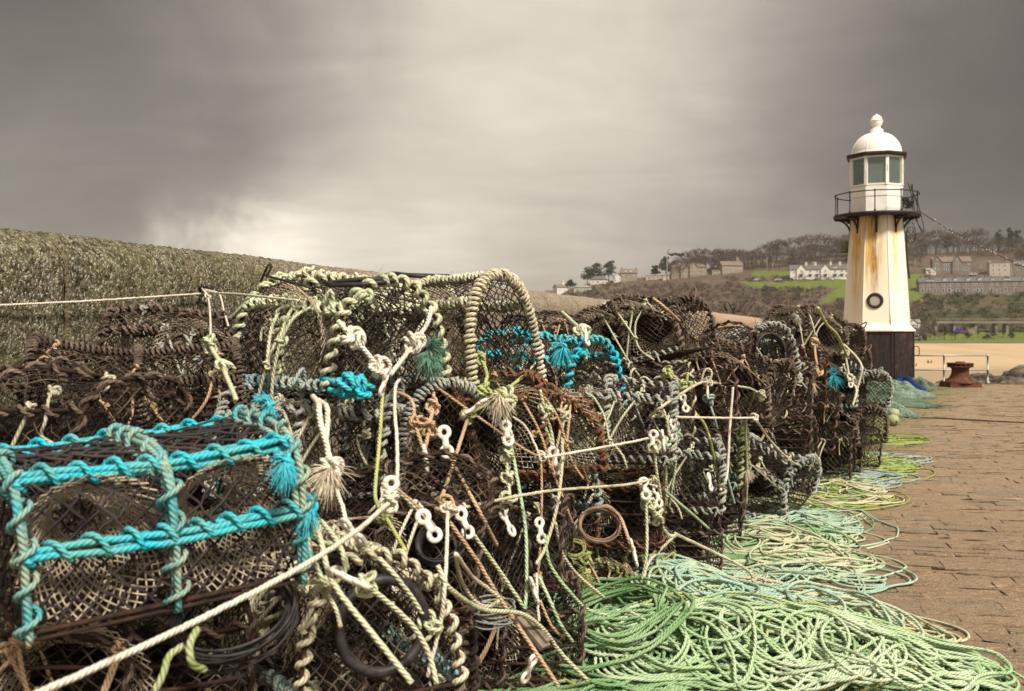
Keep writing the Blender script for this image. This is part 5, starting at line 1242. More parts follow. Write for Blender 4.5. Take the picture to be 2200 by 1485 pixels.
def rope_heaps():
    rng = np.random.default_rng(77); g = 'ropes heaped along the foot of the pots'
    mound(1335,1325,.36,.30,0,.20); mound(1540,1400,.62,.34,-.2,.075); mound(1640,1300,.5,.3,-.2,.04)
    def heap(label, mat, r, px, py, a, b, ang, length, loop, lift=.35, step=1):
        p2 = tangle(rng, px, py, a, b, ang, length, loop); p = lay(p2, r, rng=rng, lift=lift)
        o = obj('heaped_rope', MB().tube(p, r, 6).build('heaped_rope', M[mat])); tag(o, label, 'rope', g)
    # far end first
    heap('yellow green rope scattered in loops beside the two round buoys','olive',.0076,1885,945,.75,.75,.4,42,.25,.1)
    heap('pale loose rope ends lying on the setts by the outer end of the heap','slate',.008,1880,985,.65,.6,.3,22,.3,.1)
    heap('olive rope spread flat below the second dark peak','olive',.0076,1820,1010,.85,.75,.5,70,.24,.15)
    heap('blue grey thin rope lying in flat loops below the second dark peak','slate',.008,1800,1030,.75,.6,.4,55,.22,.15)
    heap('pale green rope between the second dark peak and the slumping pot','palegreen',.0076,1745,1045,.7,.7,.5,60,.22,.2)
    heap('yellow green line in long flat loops beside the slumping cream-dotted pot','olive',.0076,1735,1075,.75,.55,.4,60,.22,.2)
    heap('cream rope in loose flat coils at the edge of the setts past the slumping pot','cream',.0076,1700,1110,.62,.5,.4,38,.17,.25)
    heap('deep green rope under the cream coils past the slumping pot','green',.0076,1640,1125,.7,.55,.4,60,.2,.2)
    heap('mint green rope lying in long bights in front of the green-trimmed pot','mint',.0076,1590,1140,.75,.6,.3,60,.24,.25)
    heap('green rope packed against the foot of the green-trimmed pot','palegreen',.0076,1520,1150,.62,.5,.3,55,.2,.25)
    heap('cream green rope with outlying loops reaching over the bare setts','creamgreen',.0076,1690,1160,.6,.42,.3,30,.16,.2)
    heap('pale mint rope spread in the middle of the ground between two mounds','palegreen',.0076,1600,1205,.8,.5,.0,55,.25,.3)
    heap('blue green rope crossing the middle of the ground heap','mint',.0076,1660,1240,.75,.45,-.1,45,.26,.3)
    heap('thin olive line strewn between the flat loops at the edge of the setts','olive',.0076,1835,990,.8,.8,.5,40,.3,.1)
    heap('cream line strewn along the setts below the slumping pot','cream',.0076,1760,1060,.75,.7,.5,40,.28,.15)
    heap('mint rope strewn between the cream coils and the middle of the heap','mint',.0076,1680,1135,.7,.6,.4,50,.25,.2)
    heap('dull green rope filling the ground before the dark pots in the middle','green',.0076,1560,1180,.8,.5,.2,70,.25,.25)
    heap('cream green rope strewn across the ground between the two mounds','creamgreen',.0076,1640,1195,.7,.5,.1,40,.22,.3)
    # front mass
    heap('dark green rope at the bottom of the big front mound','green',.0078,1500,1380,1.0,.55,-.15,105,.28,.3)
    heap('blue green rope spread widest over the front of the ground heap','mint',.0078,1590,1395,.92,.46,-.15,85,.32,.35)
    heap('deep green rope trailing to the corner of the paving','green',.0078,1760,1430,.80,.38,-.35,75,.4,.3)
    heap('pale green rope in wide open loops on top of the front heap','palegreen',.0078,1480,1375,.92,.50,-.1,80,.22,.55)
    heap('springy mint rope loops on the mound nearest the weedy pot','palegreen',.0078,1350,1320,.40,.40,0,46,.15,.6)
    heap('grass green rope in round coils on the front mound','green',.0078,1400,1380,.60,.42,0,60,.17,.5)
    heap('cream rope hank lying across the top of the front heap','cream',.0076,1530,1285,.42,.20,-.35,34,.16,.4)
    heap('pale rope sweeping in long bights towards the corner of the paving','palegreen',.0078,1750,1410,.80,.36,-.4,65,.42,.35)
    heap('faded whitish green rope in the outermost loops over the setts','creamgreen',.0076,1800,1340,.55,.28,-.45,22,.24,.25)
    heap('mint line wandering over the whole front heap','mint',.0078,1570,1385,.9,.45,-.15,50,.35,.6)
    heap('yellow green rope half buried at the near edge of the front heap','yellow',.0076,1560,1455,.75,.25,0,45,.22,.4)
    heap('bright green rope along the bottom edge nearest the camera','green',.0078,1480,1470,.85,.22,.05,55,.25,.4)
    heap('pale mint rope over the near edge of the front heap','palegreen',.0078,1700,1470,.9,.22,-.1,60,.3,.5)
    heap('bright green rope strands lying under the driftwood at the near edge','green',.0076,1290,1420,.34,.30,0,30,.2,.3)
rope_heaps()

# ------------------------------------------------------------------ ropes and toggles hung over the pots
def wall_d(px): return float(WB@NR/((px-CX)/F*NR[0]+NR[1]))
def hit(px, py):
    """distance to the nearest pot (as a box) or the ground heap along the line of sight"""
    o = np.array([0,0,EYE]); dr = np.array([(px-CX)/F, 1, (HY-py)/F]); best = None
    for loc, rm, half, sc, H in OBB:
        c = loc+rm@np.array([0,0,H/2]); lo = rm.T@(o-c); ld = rm.T@dr; ld = np.where(np.abs(ld) < 1e-9, 1e-9, ld)
        t1, t2 = (-half-lo)/ld, (half-lo)/ld; tn, tf = np.minimum(t1,t2).max(), np.maximum(t1,t2).min()
        if tn < tf and tn > .5 and (best is None or tn < best): best = tn
    if py > HY+5:
        t = EYE*F/(py-HY)
        for _ in range(6):
            p = o+dr*t; i = int((p[0]-GX0)/GC); j = int((p[1]-GY0)/GC); g = GH[i,j] if 0 <= i < GH.shape[0] and 0 <= j < GH.shape[1] else 0
            t = (EYE-g-.012)*F/(py-HY)
        if best is None or t < best: best = t
    return best if best is not None else 7.0
def path(pts, off=.02):
    D = []
    for q in pts: D.append(min(q[2], hit(q[0],q[1])-.012) if len(q) > 2 else hit(q[0],q[1])-off)
    D = np.array(D, float)
    if len(D) > 2:                                                       # a rope under load cannot dive into hollows
        for _ in range(2): D[1:-1] = np.minimum(D[1:-1], .5*(D[:-2]+D[2:])+.03)
    return [P(q[0],q[1],d) for q,d in zip(pts,D)]
TOG = {}
def toggle_mesh():
    mb = MB()
    for sy in (-1,1):
        a = np.linspace(0,2*PI,25); mb.tube(np.stack([.024*np.cos(a), sy*.052+.028*np.sin(a), 0*a],1), .0125, 8)
    mb.tube([[0,-.036,0],[0,-.012,0],[0,.012,0],[0,.036,0]], [.021,.0165,.0165,.021], 10)
    for v in mb.v: v[:,2] *= .72
    return mb.build('rope_toggle', M['toggle'])
def rigging():
    rng = np.random.default_rng(31)
    g = 'ropes hung and stretched over the pots'
    def rope(label, mat, pts, r=.0068, knots=(), frays=(), off=.02, name='rope'):
        cp = path(pts, off); p = spline(cp, .012); p[1:-1] += rng.normal(0,.0006,(len(p)-2,3)); mb = MB().tube(p, r, 7)
        for k in knots:
            c = np.array(cp[k]); s_ = rng.uniform(2.6,3.4)*r
            for _ in range(2): mb.tube(knot_pts(c+rng.normal(0,.004,3), s_*1.5, rng), r*.9, 6)
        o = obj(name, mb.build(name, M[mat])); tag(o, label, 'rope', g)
        for k, ln, n_ in frays:
            fb = MB(); fray(fb, cp[k]+np.array([0,-.02,0]), (rng.normal(0,.3),-.7,-.7), rng, ln, n_, 1.1); obj('frayed_end', fb.build('frayed_end', M['creamfibre']), o)
        return o
    tm = toggle_mesh(); tg = 'white plastic toggles on the pot ropes'
    def toggle(label, x1, y1, x2, y2, d=None, off=.045):
        d1 = d or min(hit(x1,y1), hit(x2,y2))-off; d1 = min(d1, min(hit(x1,y1),hit(x2,y2))-.03); a, b = P(x1,y1,d1), P(x2,y2,d1-.01); ax = Vector(b-a); c = (a+b)/2
        o = obj('rope_toggle', tm, None, c, ax.to_track_quat('Y','Z').to_euler()); o.rotation_euler = (Matrix.Rotation(0,3,'X') @ ax.to_track_quat('Y','Z').to_matrix() @ Matrix.Rotation(R(rng.uniform(-50,50)),3,'Y')).to_euler()
        s_ = max(.62, ax.length/.16*1.15); o.scale = (max(.8,min(1.25,s_)),s_,max(.8,min(1.25,s_))); tag(o, label, 'toggle', tg); return o
    rp = rope
    # stretched lines
    rp('taut white rope running up from the bottom corner in front of the turquoise pot','white',[(60,1500,1.75),(400,1345,2.08),(640,1222,2.38),(760,1145,2.66),(838,1078,2.95)],.0072,knots=(4,))
    rp('white rope rising from the end of the taut corner rope over the striped hoop','white',[(838,1078,2.95),(852,1042,3.2),(853,960,3.45),(848,880,3.7),(850,830,3.85),(862,812,4.0)],.0070)
    rp('thin taut cream rope between the knot by the white toggle and the rusty barred pot','cream',[(962,1098,3.45),(1165,1057,4.05),(1340,1042,4.55),(1402,1030,4.8)],.0064,knots=(0,3))
    rp('thin taut tan rope slanting down to a junction in front of the small arched pot','tan',[(938,832,4.0),(1105,951,4.15),(1162,984,4.2)],.0060)
    rp('thin taut white rope from the junction to the edge of the wide netted pot','white',[(1162,984,4.2),(1206,977,4.25),(1340,953,4.55),(1392,942,4.75)],.0060,knots=(0,))
    rp('white cord from above meeting the junction in front of the small arched pot','white',[(1102,896,4.5),(1132,921,4.35),(1162,984,4.2)],.0055)
    rp('white cord hanging straight down from the rope junction','tan',[(1162,984,4.2),(1164,1062,4.15),(1160,1180,4.1),(1155,1245,4.08)],.0058,knots=(3,))
    rp('taut pale rope across the green-trimmed pot at mid height','white',[(1398,895,5.4),(1538,898,6.6),(1622,898,7.1)],.0068,knots=(2,))
    rp('pale rope rising from the wide netted pot to the knotted loop below the matted pot','cream',[(1395,895,5.0),(1433,866,5.6),(1497,826,6.1),(1520,820,6.2)],.0075,knots=(3,))
    rp('upright rope loop standing over the knot below the matted pot','cream',[(1505,826,6.1),(1512,800,6.1),(1522,792,6.1),(1529,803,6.1),(1522,822,6.1),(1511,828,6.1)],.0075)
    rp('pale rope running on from the knotted loop to the second dark peak','cream',[(1520,821,6.2),(1578,829,6.7),(1612,835,7.0),(1635,848,7.2)],.0075,knots=(3,))
    rp('cream rope slanting down from the end of the mid height rope to the coils','cream',[(1622,898,7.1),(1655,947,7.5),(1692,984,8.0),(1716,999,8.3),(1750,1001,9.2)],.0080,knots=(2,))
    rp('thin white line tied along the granite wall behind the pots','white',[(-60,659,wall_d(-60)-.05),(170,648,wall_d(170)-.05),(330,638,wall_d(330)-.05),(435,631,wall_d(435)-.06)],.0062)
    rp('white line tied from the wall peg to the topmost pot','white',[(435,624,wall_d(435)-.05),(470,630,5.5),(520,633,5.5),(640,646,5.3)],.0055)
    rp('short knotted cord hanging from the wall peg','white',[(434,620,wall_d(434)-.05),(447,640,5.5),(452,690,5.5),(452,720,5.5)],.0055,knots=(1,))
    rp('second short cord hanging from the wall peg','white',[(440,622,wall_d(440)-.05),(470,632,5.5),(481,668,5.5),(490,700,5.4)],.0055)
    # near centre
    rp('thick cream rope doubled over the edge of the dark pot, ending in a frayed knot','white',[(672,852,3.4),(684,868,3.3),(688,905,3.25),(700,950,3.2),(713,1008,3.15)],.0105,knots=(4,),frays=((4,.085,330),))
    rp('second strand of the thick cream rope above the frayed knot','white',[(684,860,3.4),(702,876,3.3),(703,912,3.25),(700,950,3.2)],.0095)
    rp('cream rope hanging from the frayed knot to a white toggle','white',[(713,1012,3.15),(722,1050,3.1),(736,1090,3.02),(742,1118,2.98)],.0072)
    rp('pale green rope hanging from the toggle under the topmost pot','yellow',[(822,845,3.75),(815,950,3.6),(806,1050,3.4),(810,1082,3.3),(826,1108,3.2)],.0072,knots=(4,))
    rp('yellow green rope slanting down beside the frayed rope','yellow',[(826,1108,3.2),(840,1130,3.2),(870,1182,3.3)],.0070)
    rp('pale green rope slanting from the toggle beside the corner rope to the frayed lashings','creamgreen',[(771,1160,2.98),(835,1221,3.0),(886,1285,3.05),(925,1345,3.05)],.0082,knots=(3,))
    rp('thick mint rope slanting over the ringed pot','creamgreen',[(672,1105,2.85),(690,1165,2.75),(704,1225,2.68),(730,1275,2.62),(815,1380,2.55),(885,1468,2.5)],.0082)
    rp('thick mint rope crossing above the black entrance ring','creamgreen',[(786,1256,2.75),(879,1336,2.85),(920,1403,2.85),(938,1470,2.8)],.0082,knots=(0,))
    rp('mint rope bight looped between the turquoise pot and the lower toggle','creamgreen',[(690,1120,2.95),(715,1150,2.9),(735,1185,2.85),(740,1225,2.8),(715,1255,2.8),(668,1250,2.85),(640,1262,2.9)],.0080)
    rp('second mint rope bight beside the turquoise pot','creamgreen',[(662,1135,2.85),(668,1190,2.8),(690,1240,2.78),(700,1260,2.8)],.0080)
    rp('third mint rope bight tucked behind the taut corner rope','palegreen',[(676,1150,2.95),(700,1168,2.9),(724,1172,2.88),(742,1200,2.88),(745,1225,2.88)],.0080)
    rp('white cord hanging from the knot at the end of the long thin taut rope','white',[(962,1094,3.4),(957,1238,3.25),(946,1339,3.1),(918,1455,2.95)],.0068,knots=(0,))
    rp('thick pale rope falling from the white toggle rope junction to the big toggle','creamgreen',[(848,1048,3.25),(903,1100,3.2),(945,1146,3.15)],.0080)
    rp('thin tan cord beside the thick pale rope above the big toggle','tan',[(856,1052,3.2),(905,1096,3.16),(950,1150,3.12)],.0045)
    rp('tan rope slanting from the yellow toggle bar down to the knot','tan',[(1005,898,4.05),(970,1008,3.75),(948,1076,3.5),(955,1090,3.45)],.0078,knots=(3,))
    rp('yellow green rope from the toggle bar up to the cream-lashed hoop','yellow',[(1002,892,4.05),(1050,865,4.25),(1072,850,4.35),(1128,806,4.45)],.0078,knots=(0,2),frays=((2,.10,90),))
    rp('left leg of the tan rope bridle over the small white toggle','tan',[(848,842,3.95),(884,860,3.85),(892,911,3.8),(908,962,3.75)],.0078,knots=(2,))
    rp('right leg of the tan rope bridle over the small white toggle','tan',[(932,828,4.05),(930,874,3.9),(922,921,3.82),(914,962,3.75)],.0082,knots=(1,2))
    rp('tan rope slanting down between the two braided pots','tan',[(968,985,3.85),(1021,1083,3.75),(1068,1172,3.7)],.0072)
    rp('long tan rope slanting from the centre knot to the driftwood','tan',[(957,1110,3.42),(1020,1198,3.45),(1071,1282,3.5),(1125,1363,3.5),(1200,1475,3.45)],.0078)
    rp('long pale green rope slanting from the middle toggle to the driftwood','creamgreen',[(1012,1142,3.55),(1081,1238,3.65),(1128,1309,3.7)],.0078)
    rp('deep pale rope bight hanging in front of the black boxy pot','cream',[(979,1190,3.5),(990,1245,3.48),(1020,1292,3.46),(1050,1303,3.46),(1072,1290,3.46)],.0072)
    rp('shallow pale rope bight hanging in front of the black boxy pot','cream',[(981,1192,3.52),(1014,1238,3.5),(1045,1262,3.48),(1072,1284,3.47)],.0068)
    rp('mint rope sagging below the black boxy pot and running down to the front heap','creamgreen',[(940,1215,3.3),(967,1265,3.35),(1037,1309,3.4),(1118,1318,3.5),(1165,1350,3.6),(1205,1403,3.7),(1262,1462,3.75)],.0080)
    rp('green rope hanging from the braided toggle past the black boxy pot','palegreen',[(1098,955,4.2),(1115,1049,4.05),(1129,1140,3.95),(1131,1250,3.85),(1128,1305,3.8)],.0076)
    rp('knotted green chain of rope below the ring toggle','creamgreen',[(1087,935,4.25),(1086,975,4.2),(1092,1030,4.15),(1094,1075,4.1),(1085,1105,4.05)],.0080,knots=(0,1,2,3))
    rp('thick green rope hanging from the cream-lashed end hoop','creamgreen',[(1088,855,4.4),(1086,890,4.35),(1088,922,4.28)],.0105,knots=(0,))
    rp('green rope with a tuft slung under the cream-lashed hoop','yellow',[(1034,770,4.4),(1046,805,4.38),(1038,838,4.36)],.0080,knots=(0,2))
    rp('pale rope looped from the corner of the turquoise-edged pot to a white toggle','cream',[(1212,892,4.6),(1207,930,4.5),(1208,990,4.4),(1197,1086,4.25),(1172,1174,4.1),(1152,1212,4.0)],.0080,knots=(0,))
    rp('pale green rope hanging beside the small arched pot','creamgreen',[(1160,838,4.7),(1171,884,4.62),(1184,928,4.55),(1190,966,4.5)],.0078,knots=(1,))
    rp('second pale green rope of the pair beside the small arched pot','palegreen',[(1165,905,4.6),(1178,935,4.55),(1187,968,4.5)],.0075)
    rp('pale rope curving down to the front heap past the weedy funnel','cream',[(1193,1123,4.2),(1206,1184,4.2),(1240,1234,4.3),(1298,1284,4.45)],.0072)
    rp('green rope curving down to the front heap below the weedy funnel','palegreen',[(1169,1150,4.1),(1182,1214,4.1),(1223,1271,4.2),(1262,1309,4.3),(1305,1322,4.4)],.0078)
    rp('short whitish rope through the lowest toggle','white',[(1152,1232,3.9),(1154,1280,3.85),(1158,1335,3.8)],.0060)
    rp('green rope wandering down from the lowest toggle into the heap','palegreen',[(1158,1238,3.9),(1179,1285,3.85),(1205,1343,3.85),(1230,1378,3.9)],.0070)
    rp('tan rope hanging beside the lowest toggle into the heap','tan',[(1160,1290,3.85),(1185,1345,3.85),(1212,1372,3.9)],.0060)
    rp('rust brown rope looped from the twine coil to a white toggle','tan',[(1275,1095,4.7),(1305,1088,4.65),(1332,1112,4.6),(1350,1158,4.5),(1354,1172,4.5)],.0090)
    # bridle of the topmost pot
    rp('left leg of the cream rope bridle on the topmost pot','white',[(726,690,3.75),(758,726,3.72),(790,760,3.72),(812,790,3.74),(824,812,3.76)],.0098,knots=(1,3))
    rp('right leg of the cream rope bridle on the topmost pot','white',[(926,660,4.0),(918,695,3.95),(890,737,3.9),(860,778,3.85),(838,806,3.8)],.0098,knots=(2,))
    rp('turquoise rope tied in a fat knot under the topmost pot','blue',[(690,812,3.85),(715,820,3.78),(742,825,3.74),(768,812,3.74),(775,836,3.74),(740,846,3.74),(705,838,3.76)],.0120,knots=(2,4))
    rp('pale green rope drooping from the wall side pot to the turquoise pot','creamgreen',[(451,743,3.95),(478,790,3.7),(507,858,3.4)],.0090,knots=(0,1))
    # right-hand part of the heap
    rp('long grey rope hanging from the toggle below the knotted loop','slate',[(1522,858,6.4),(1538,910,6.4),(1552,984,6.45),(1578,1082,6.6)],.0085,knots=(0,))
    rp('white rope hanging from the pale rope past the green-trimmed pot','white',[(1575,832,6.75),(1568,917,6.7),(1562,1018,6.65),(1548,1053,6.6)],.0085)
    rp('cream rope hanging before the slumping cream-dotted pot with a frayed end','cream',[(1622,843,7.1),(1603,903,7.0),(1605,1011,7.0),(1603,1082,7.05)],.0090,frays=((2,.07,70),))
    rp('yellow green rope slanting down from the toggle by the hanging bunch','yellow',[(1480,876,5.9),(1514,913,6.1),(1532,974,6.2),(1552,1082,6.5)],.0085)
    rp('green rope hanging straight from the first toggle of the bunch','creamgreen',[(1405,960,4.75),(1410,1010,4.78),(1420,1070,4.85)],.0080,knots=(0,))
    rp('pale rope hanging straight from the second toggle of the bunch','palegreen',[(1428,950,4.95),(1430,1010,5.0),(1431,1085,5.1)],.0080,knots=(0,))
    rp('green rope loop hanging from the third toggle of the bunch','palegreen',[(1453,933,5.3),(1451,1000,5.4),(1444,1050,5.4),(1437,1090,5.45)],.0080,knots=(0,))
    rp('thin rope bight hanging in the bunch of toggles','cream',[(1420,868,5.2),(1432,900,5.2),(1440,940,5.2),(1434,905,5.25),(1446,870,5.35)],.0065)
    rp('rope bridle over the toggle left of the knotted loop','yellow',[(1436,800,5.7),(1448,822,5.7),(1460,850,5.72)],.0085,knots=(0,))
    rp('second leg of the bridle left of the knotted loop','yellow',[(1478,800,5.9),(1474,828,5.85),(1466,850,5.8)],.0085,knots=(1,))
    rp('grey green rope running from the edge of the rusty barred pot to the ground coils','palegreen',[(1403,1031,4.8),(1455,1078,5.3),(1508,1123,5.9),(1580,1190,6.2)],.0085)
    rp('pale rope hanging from the knot on the corner of the rusty barred pot','creamgreen',[(1386,1062,4.75),(1389,1110,4.75),(1389,1191,4.7),(1379,1245,4.7)],.0080,knots=(0,))
    rp('chain of knotted rope at the foot of the rusty barred pot','creamgreen',[(1392,1085,4.8),(1410,1110,4.85),(1433,1147,4.95),(1450,1152,5.0)],.0095,knots=(0,1))
    rp('pale rope branching back to the foot of the weedy funnel pot','cream',[(1450,1150,5.0),(1415,1185,4.9),(1392,1211,4.85),(1382,1245,4.8)],.0078)
    rp('pale rope lying over the ground coils to a knot','cream',[(1450,1147,5.0),(1520,1180,5.6),(1600,1221,5.75),(1626,1252,5.5)],.0090,knots=(3,),off=.03)
    rp('pale green rope draped over the dark pot by the wall to a white toggle','creamgreen',[(1208,671,6.55),(1228,690,6.5),(1250,715,6.4),(1258,770,6.3)],.0120,knots=(2,))
    rp('tan cord lying over the first dark peak','tan',[(1402,640,5.4),(1430,662,5.4),(1460,690,5.6)],.0080)
    rp('yellow cord draped over the second dark peak','yellow',[(1757,662,10.6),(1777,698,10.4),(1800,722,10.4),(1822,770,10.6)],.0130)
    rp('pale rope hanging down the outer face of the far heap','cream',[(1800,725,10.5),(1815,760,10.6),(1826,812,10.6),(1840,838,10.8),(1832,872,10.8)],.0125,knots=(1,2))
    rp('pale rope loop at the outer edge of the far heap','cream',[(1812,740,12.0),(1838,765,12.0),(1852,790,12.0),(1846,820,12.0),(1838,850,11.8)],.0115)
    rp('cream rope knotted on the middle of the far heap','tan',[(1750,735,10.2),(1752,765,10.1),(1757,800,10.1),(1742,822,10.1)],.0130,knots=(0,2,3),frays=((3,.12,90),))
    # toggles
    T = toggle
    T('white toggle hanging at the foot of the topmost pot bridle',832,800,818,846,3.72)
    T('white toggle under the frayed cream rope beside the taut corner rope',738,1122,780,1166,2.93)
    T('largest white toggle lying on mint ropes above the ringed pot',712,1226,784,1260,2.66)
    T('white toggle standing up at the end of the taut corner rope',840,1042,836,1080,3.05)
    T('big white toggle at the end of the thick pale rope in the centre',905,1104,938,1156,3.1)
    T('small white toggle below the tan rope bridle',912,968,917,1004,3.72)
    T('narrow white toggle beside the tan rope bridle',953,922,961,978,3.78)
    T('yellowed toggle bar crossing the taut tan rope',996,894,1040,862,4.1)
    T('ring toggle on the thick green rope under the cream-lashed hoop',1086,914,1092,948,4.22)
    T('white toggle right of the centre knot above the pale green rope',988,1098,1008,1150,3.5)
    T('cream toggle in front of the black boxy pot',1078,1100,1102,1146,3.95)
    T('yellowed toggle on the cord under the rope junction',1158,1118,1164,1162,4.1)
    T('white toggle beside the small arched pot under the pair of green ropes',1187,966,1196,1014,4.42)
    T('lowest white toggle hanging above the front heap',1140,1246,1154,1292,3.82)
    T('white toggle at the bottom edge near the driftwood',1148,1412,1126,1462,3.55)
    T('white toggle at the end of the rust brown rope by the twine coil',1356,1164,1368,1212,4.42)
    T('white toggle hung at the corner of the rusty barred pot',1382,1034,1388,1066,4.72)
    T('first toggle in the hanging bunch beside the wide netted pot',1404,930,1400,966,4.75)
    T('second toggle in the hanging bunch beside the wide netted pot',1423,930,1427,964,5.0)
    T('third toggle in the hanging bunch beside the wide netted pot',1444,905,1448,945,5.3)
    T('white toggle with a grey knot below the upright rope loop',1518,822,1521,854,6.3)
    T('cream toggle left of the upright rope loop',1466,850,1474,882,5.75)
    T('white toggle low on the green-trimmed pot',1522,1020,1528,1052,6.5)
    T('white toggle on the pale green rope by the granite wall',1255,708,1262,735,6.3)
    T('half hidden toggle behind the hanging bunch of toggles',1410,1052,1416,1082,4.95)
    T('small toggle on the outer face of the far heap',1824,806,1828,830,10.5)
    # odds and ends
    rng2 = np.random.default_rng(9)
    def fr(label, px, py, d, mat, ln, n_, name='rope_tuft', grp='frayed rope tufts on the pots'):
        mb = MB(); c = P(px,py,d); mb.tube(knot_pts(c, .018, rng2), .006, 6)
        for dd in ((.35,-.4,-.9),(-.5,-.3,-.7),(.1,-.6,-.5),(rng2.normal(0,.5),-.2,.6)):
            fray(mb, c+np.array(dd)*.008, dd, rng2, ln*rng2.uniform(.5,1.15), int(n_*rng2.uniform(.15,.5)), rng2.uniform(.35,.8), .0019)
        tag(obj(name, mb.build(name, M[mat])), label, 'rope tuft', grp)
    fr('green brush-like tuft of frayed rope on the topmost pot',922,755,4.0,'mint_tuft',.085,420)
    fr('turquoise tuft standing up on the far corner of the turquoise pot',580,872,2.98,'bluetuft',.055,200)
    fr('big turquoise frayed knot on the end hoop of the turquoise pot',618,990,2.62,'bluetuft',.060,300)
    fr('turquoise tail sticking out past the end of the turquoise pot',668,1088,2.72,'bluetuft',.06,90)
    fr('turquoise tuft on the outer heap beneath the second dark peak',1790,806,10.4,'bluetuft',.16,160)
    fr('yellow frayed bow on the foot of the weedy funnel pot',1260,1228,4.55,'yellow',.08,160)
    fr('turquoise frayed knot on the corner of the turquoise-edged pot',1212,745,4.8,'bluetuft',.075,220)
    fr('white knotted tuft on the crest of the first dark peak',1470,668,6.1,'white',.05,120)
    fr('white knotted tuft on the crest of the second dark peak',1712,680,10.6,'white',.08,120)
    def coil(label, px, py, d, rad, mat, turns, r, tilt):
        mb = MB(); n_ = turns*36; a = np.linspace(0,2*PI*turns,n_); rr_ = rad*(1+.10*np.sin(a*.37)+rng2.normal(0,.012,n_).cumsum()*.02)
        rot = np.array(Matrix.Rotation(R(tilt[0]),3,'X')@Matrix.Rotation(R(tilt[1]),3,'Z'))
        p = np.stack([rr_*np.cos(a), rr_*.8*np.sin(a), .03*np.sin(a*.21)+.012*np.sin(a*1.3)],1)@rot.T+P(px,py,d); mb.tube(p, r, 5)
        tag(obj('twine_coil', mb.build('twine_coil', M[mat])), label, 'coil', 'coils of twine on the pots')
    coil('coil of thin brown twine hung on the front of the rusty barred pot',1288,1128,4.62,.095,'inner2',9,.0028,(72,0))
    coil('dark coil of thin black twine tucked behind the big white toggle',948,1165,3.5,.085,'rubber',9,.0035,(65,30))
    coil('coil of black rubber strip lying below the turquoise pot',505,1330,2.75,.16,'rubber',7,.0050,(40,20))
    rope('olive rope bight hanging under the turquoise pot','mossgreen',[(425,1352,2.35),(408,1385,2.3),(412,1425,2.28),(440,1440,2.3)],.0095)
    rope('second olive rope hanging out of frame under the turquoise pot','mossgreen',[(392,1388,2.4),(362,1412,2.35),(352,1445,2.32),(330,1490,2.3)],.0090)
    coil('coil of grey cord standing beside the driftwood',1060,1315,3.75,.075,'grey',10,.0040,(10,0))
    coil('round bait ring of brown twine on the weedy funnel pot',1232,1180,4.55,.05,'yellow',5,.0030,(60,0))
    # black bungee and rubber flap over the topmost pot
    mb = MB().tube(spline([P(700,610,4.0),P(740,604,3.95),P(790,600,3.95),P(850,603,4.0)],.02),.011,6); mb.tube(spline([P(706,612,3.98),P(770,612,3.93),P(830,606,3.97)],.02),.012,6)
    tag(obj('rubber_strap', mb.build('rubber_strap', M['rubber'])), 'dark rubber strap lying over the roof of the topmost pot', 'strap')
    mb = MB().tube(spline([P(560,606,4.45),P(572,578,4.4),P(580,566,4.4),P(583,574,4.4),P(573,592,4.4)],.01),.006,6).tube(spline([P(570,592,4.4),P(600,600,4.3),P(640,610,4.2),P(665,618,4.15)],.02),.006,6)
    tag(obj('wire_hook', mb.build('wire_hook', M['rubber'])), 'small looped wire sticking up from the far hoop of the topmost pot', 'wire')
    mb = MB().tube(spline([P(822,596,4.8),P(845,588,4.75),P(880,592,4.7),P(915,594,4.7)],.02),.012,6).tube(spline([P(845,588,4.75),P(900,590,4.75),P(965,592,4.8)],.02),.007,5)
    tag(obj('rubber_strap', mb.build('rubber_strap', M['rubber'])), 'black rubber strap on the roof of the cream-lashed hoop pot', 'strap')
    # driftwood plank, wall peg, bare twigs
    a, b = P(1116,1326,3.62), P(1172,1392,3.55); ax = Vector(b-a); rot = ax.to_track_quat('X','Z').to_matrix()
    mb = MB().box((0,0,0),(ax.length,.05,.018),rot=rot).box((.015,.012,.014),(ax.length*.92,.030,.012),rot=rot)
    o = obj('driftwood', mb.build('driftwood', M['wood'], False), None, (a+b)/2); tag(o, 'short grey split board of driftwood resting on ropes at the near edge', 'board')
    mb = MB().lathe([(.0005,-.05),(.016,-.05),(.015,.05),(.022,.055),(.022,.07),(.0005,.072)], 12)
    o = obj('iron_peg', mb.build('iron_peg', M['rubber']), None, P(434,620,wall_d(434)-.02), (R(90),0,R(68))); tag(o, 'black iron peg set in a joint of the granite wall', 'peg')
    rb = plain_mat('bare_twig', (.03,.022,.018), (.09,.065,.05), 10, .9)
    for i,(lab,pp) in enumerate((('leaning black twig on the crest, first of the row',[(1562,668),(1556,655),(1559,648),(1562,650)]),('curved black twig crossing two others on the crest',[(1578,672),(1571,660),(1564,648)]),('forked pale twig between the black twigs on the crest',[(1576,666),(1582,655),(1583,643)]),('long black twig slanting up at the end of the row on the crest',[(1585,671),(1592,660),(1608,644)]))):
        p = spline([P(x,y,8.5) for x,y in pp],.02); tag(obj('bare_stick', MB().tube(p, np.linspace(.012,.004,len(p)), 5).build('bare_stick', rb)), lab, 'twig')
M['mint_tuft'] = plain_mat('sea_green_fibres', (.10,.26,.18), (.22,.36,.26), 30, .8)
M['bluetuft'] = plain_mat('turquoise_fibres', (.02,.42,.55), (.10,.46,.50), 30, .8)
M['creamfibre'] = plain_mat('cream_fibres', (.70,.62,.48), (.58,.48,.35), 40, .85)
M['inner2'] = plain_mat('brown_twine', (.22,.14,.09), (.36,.25,.17), 20, .8)
rigging()

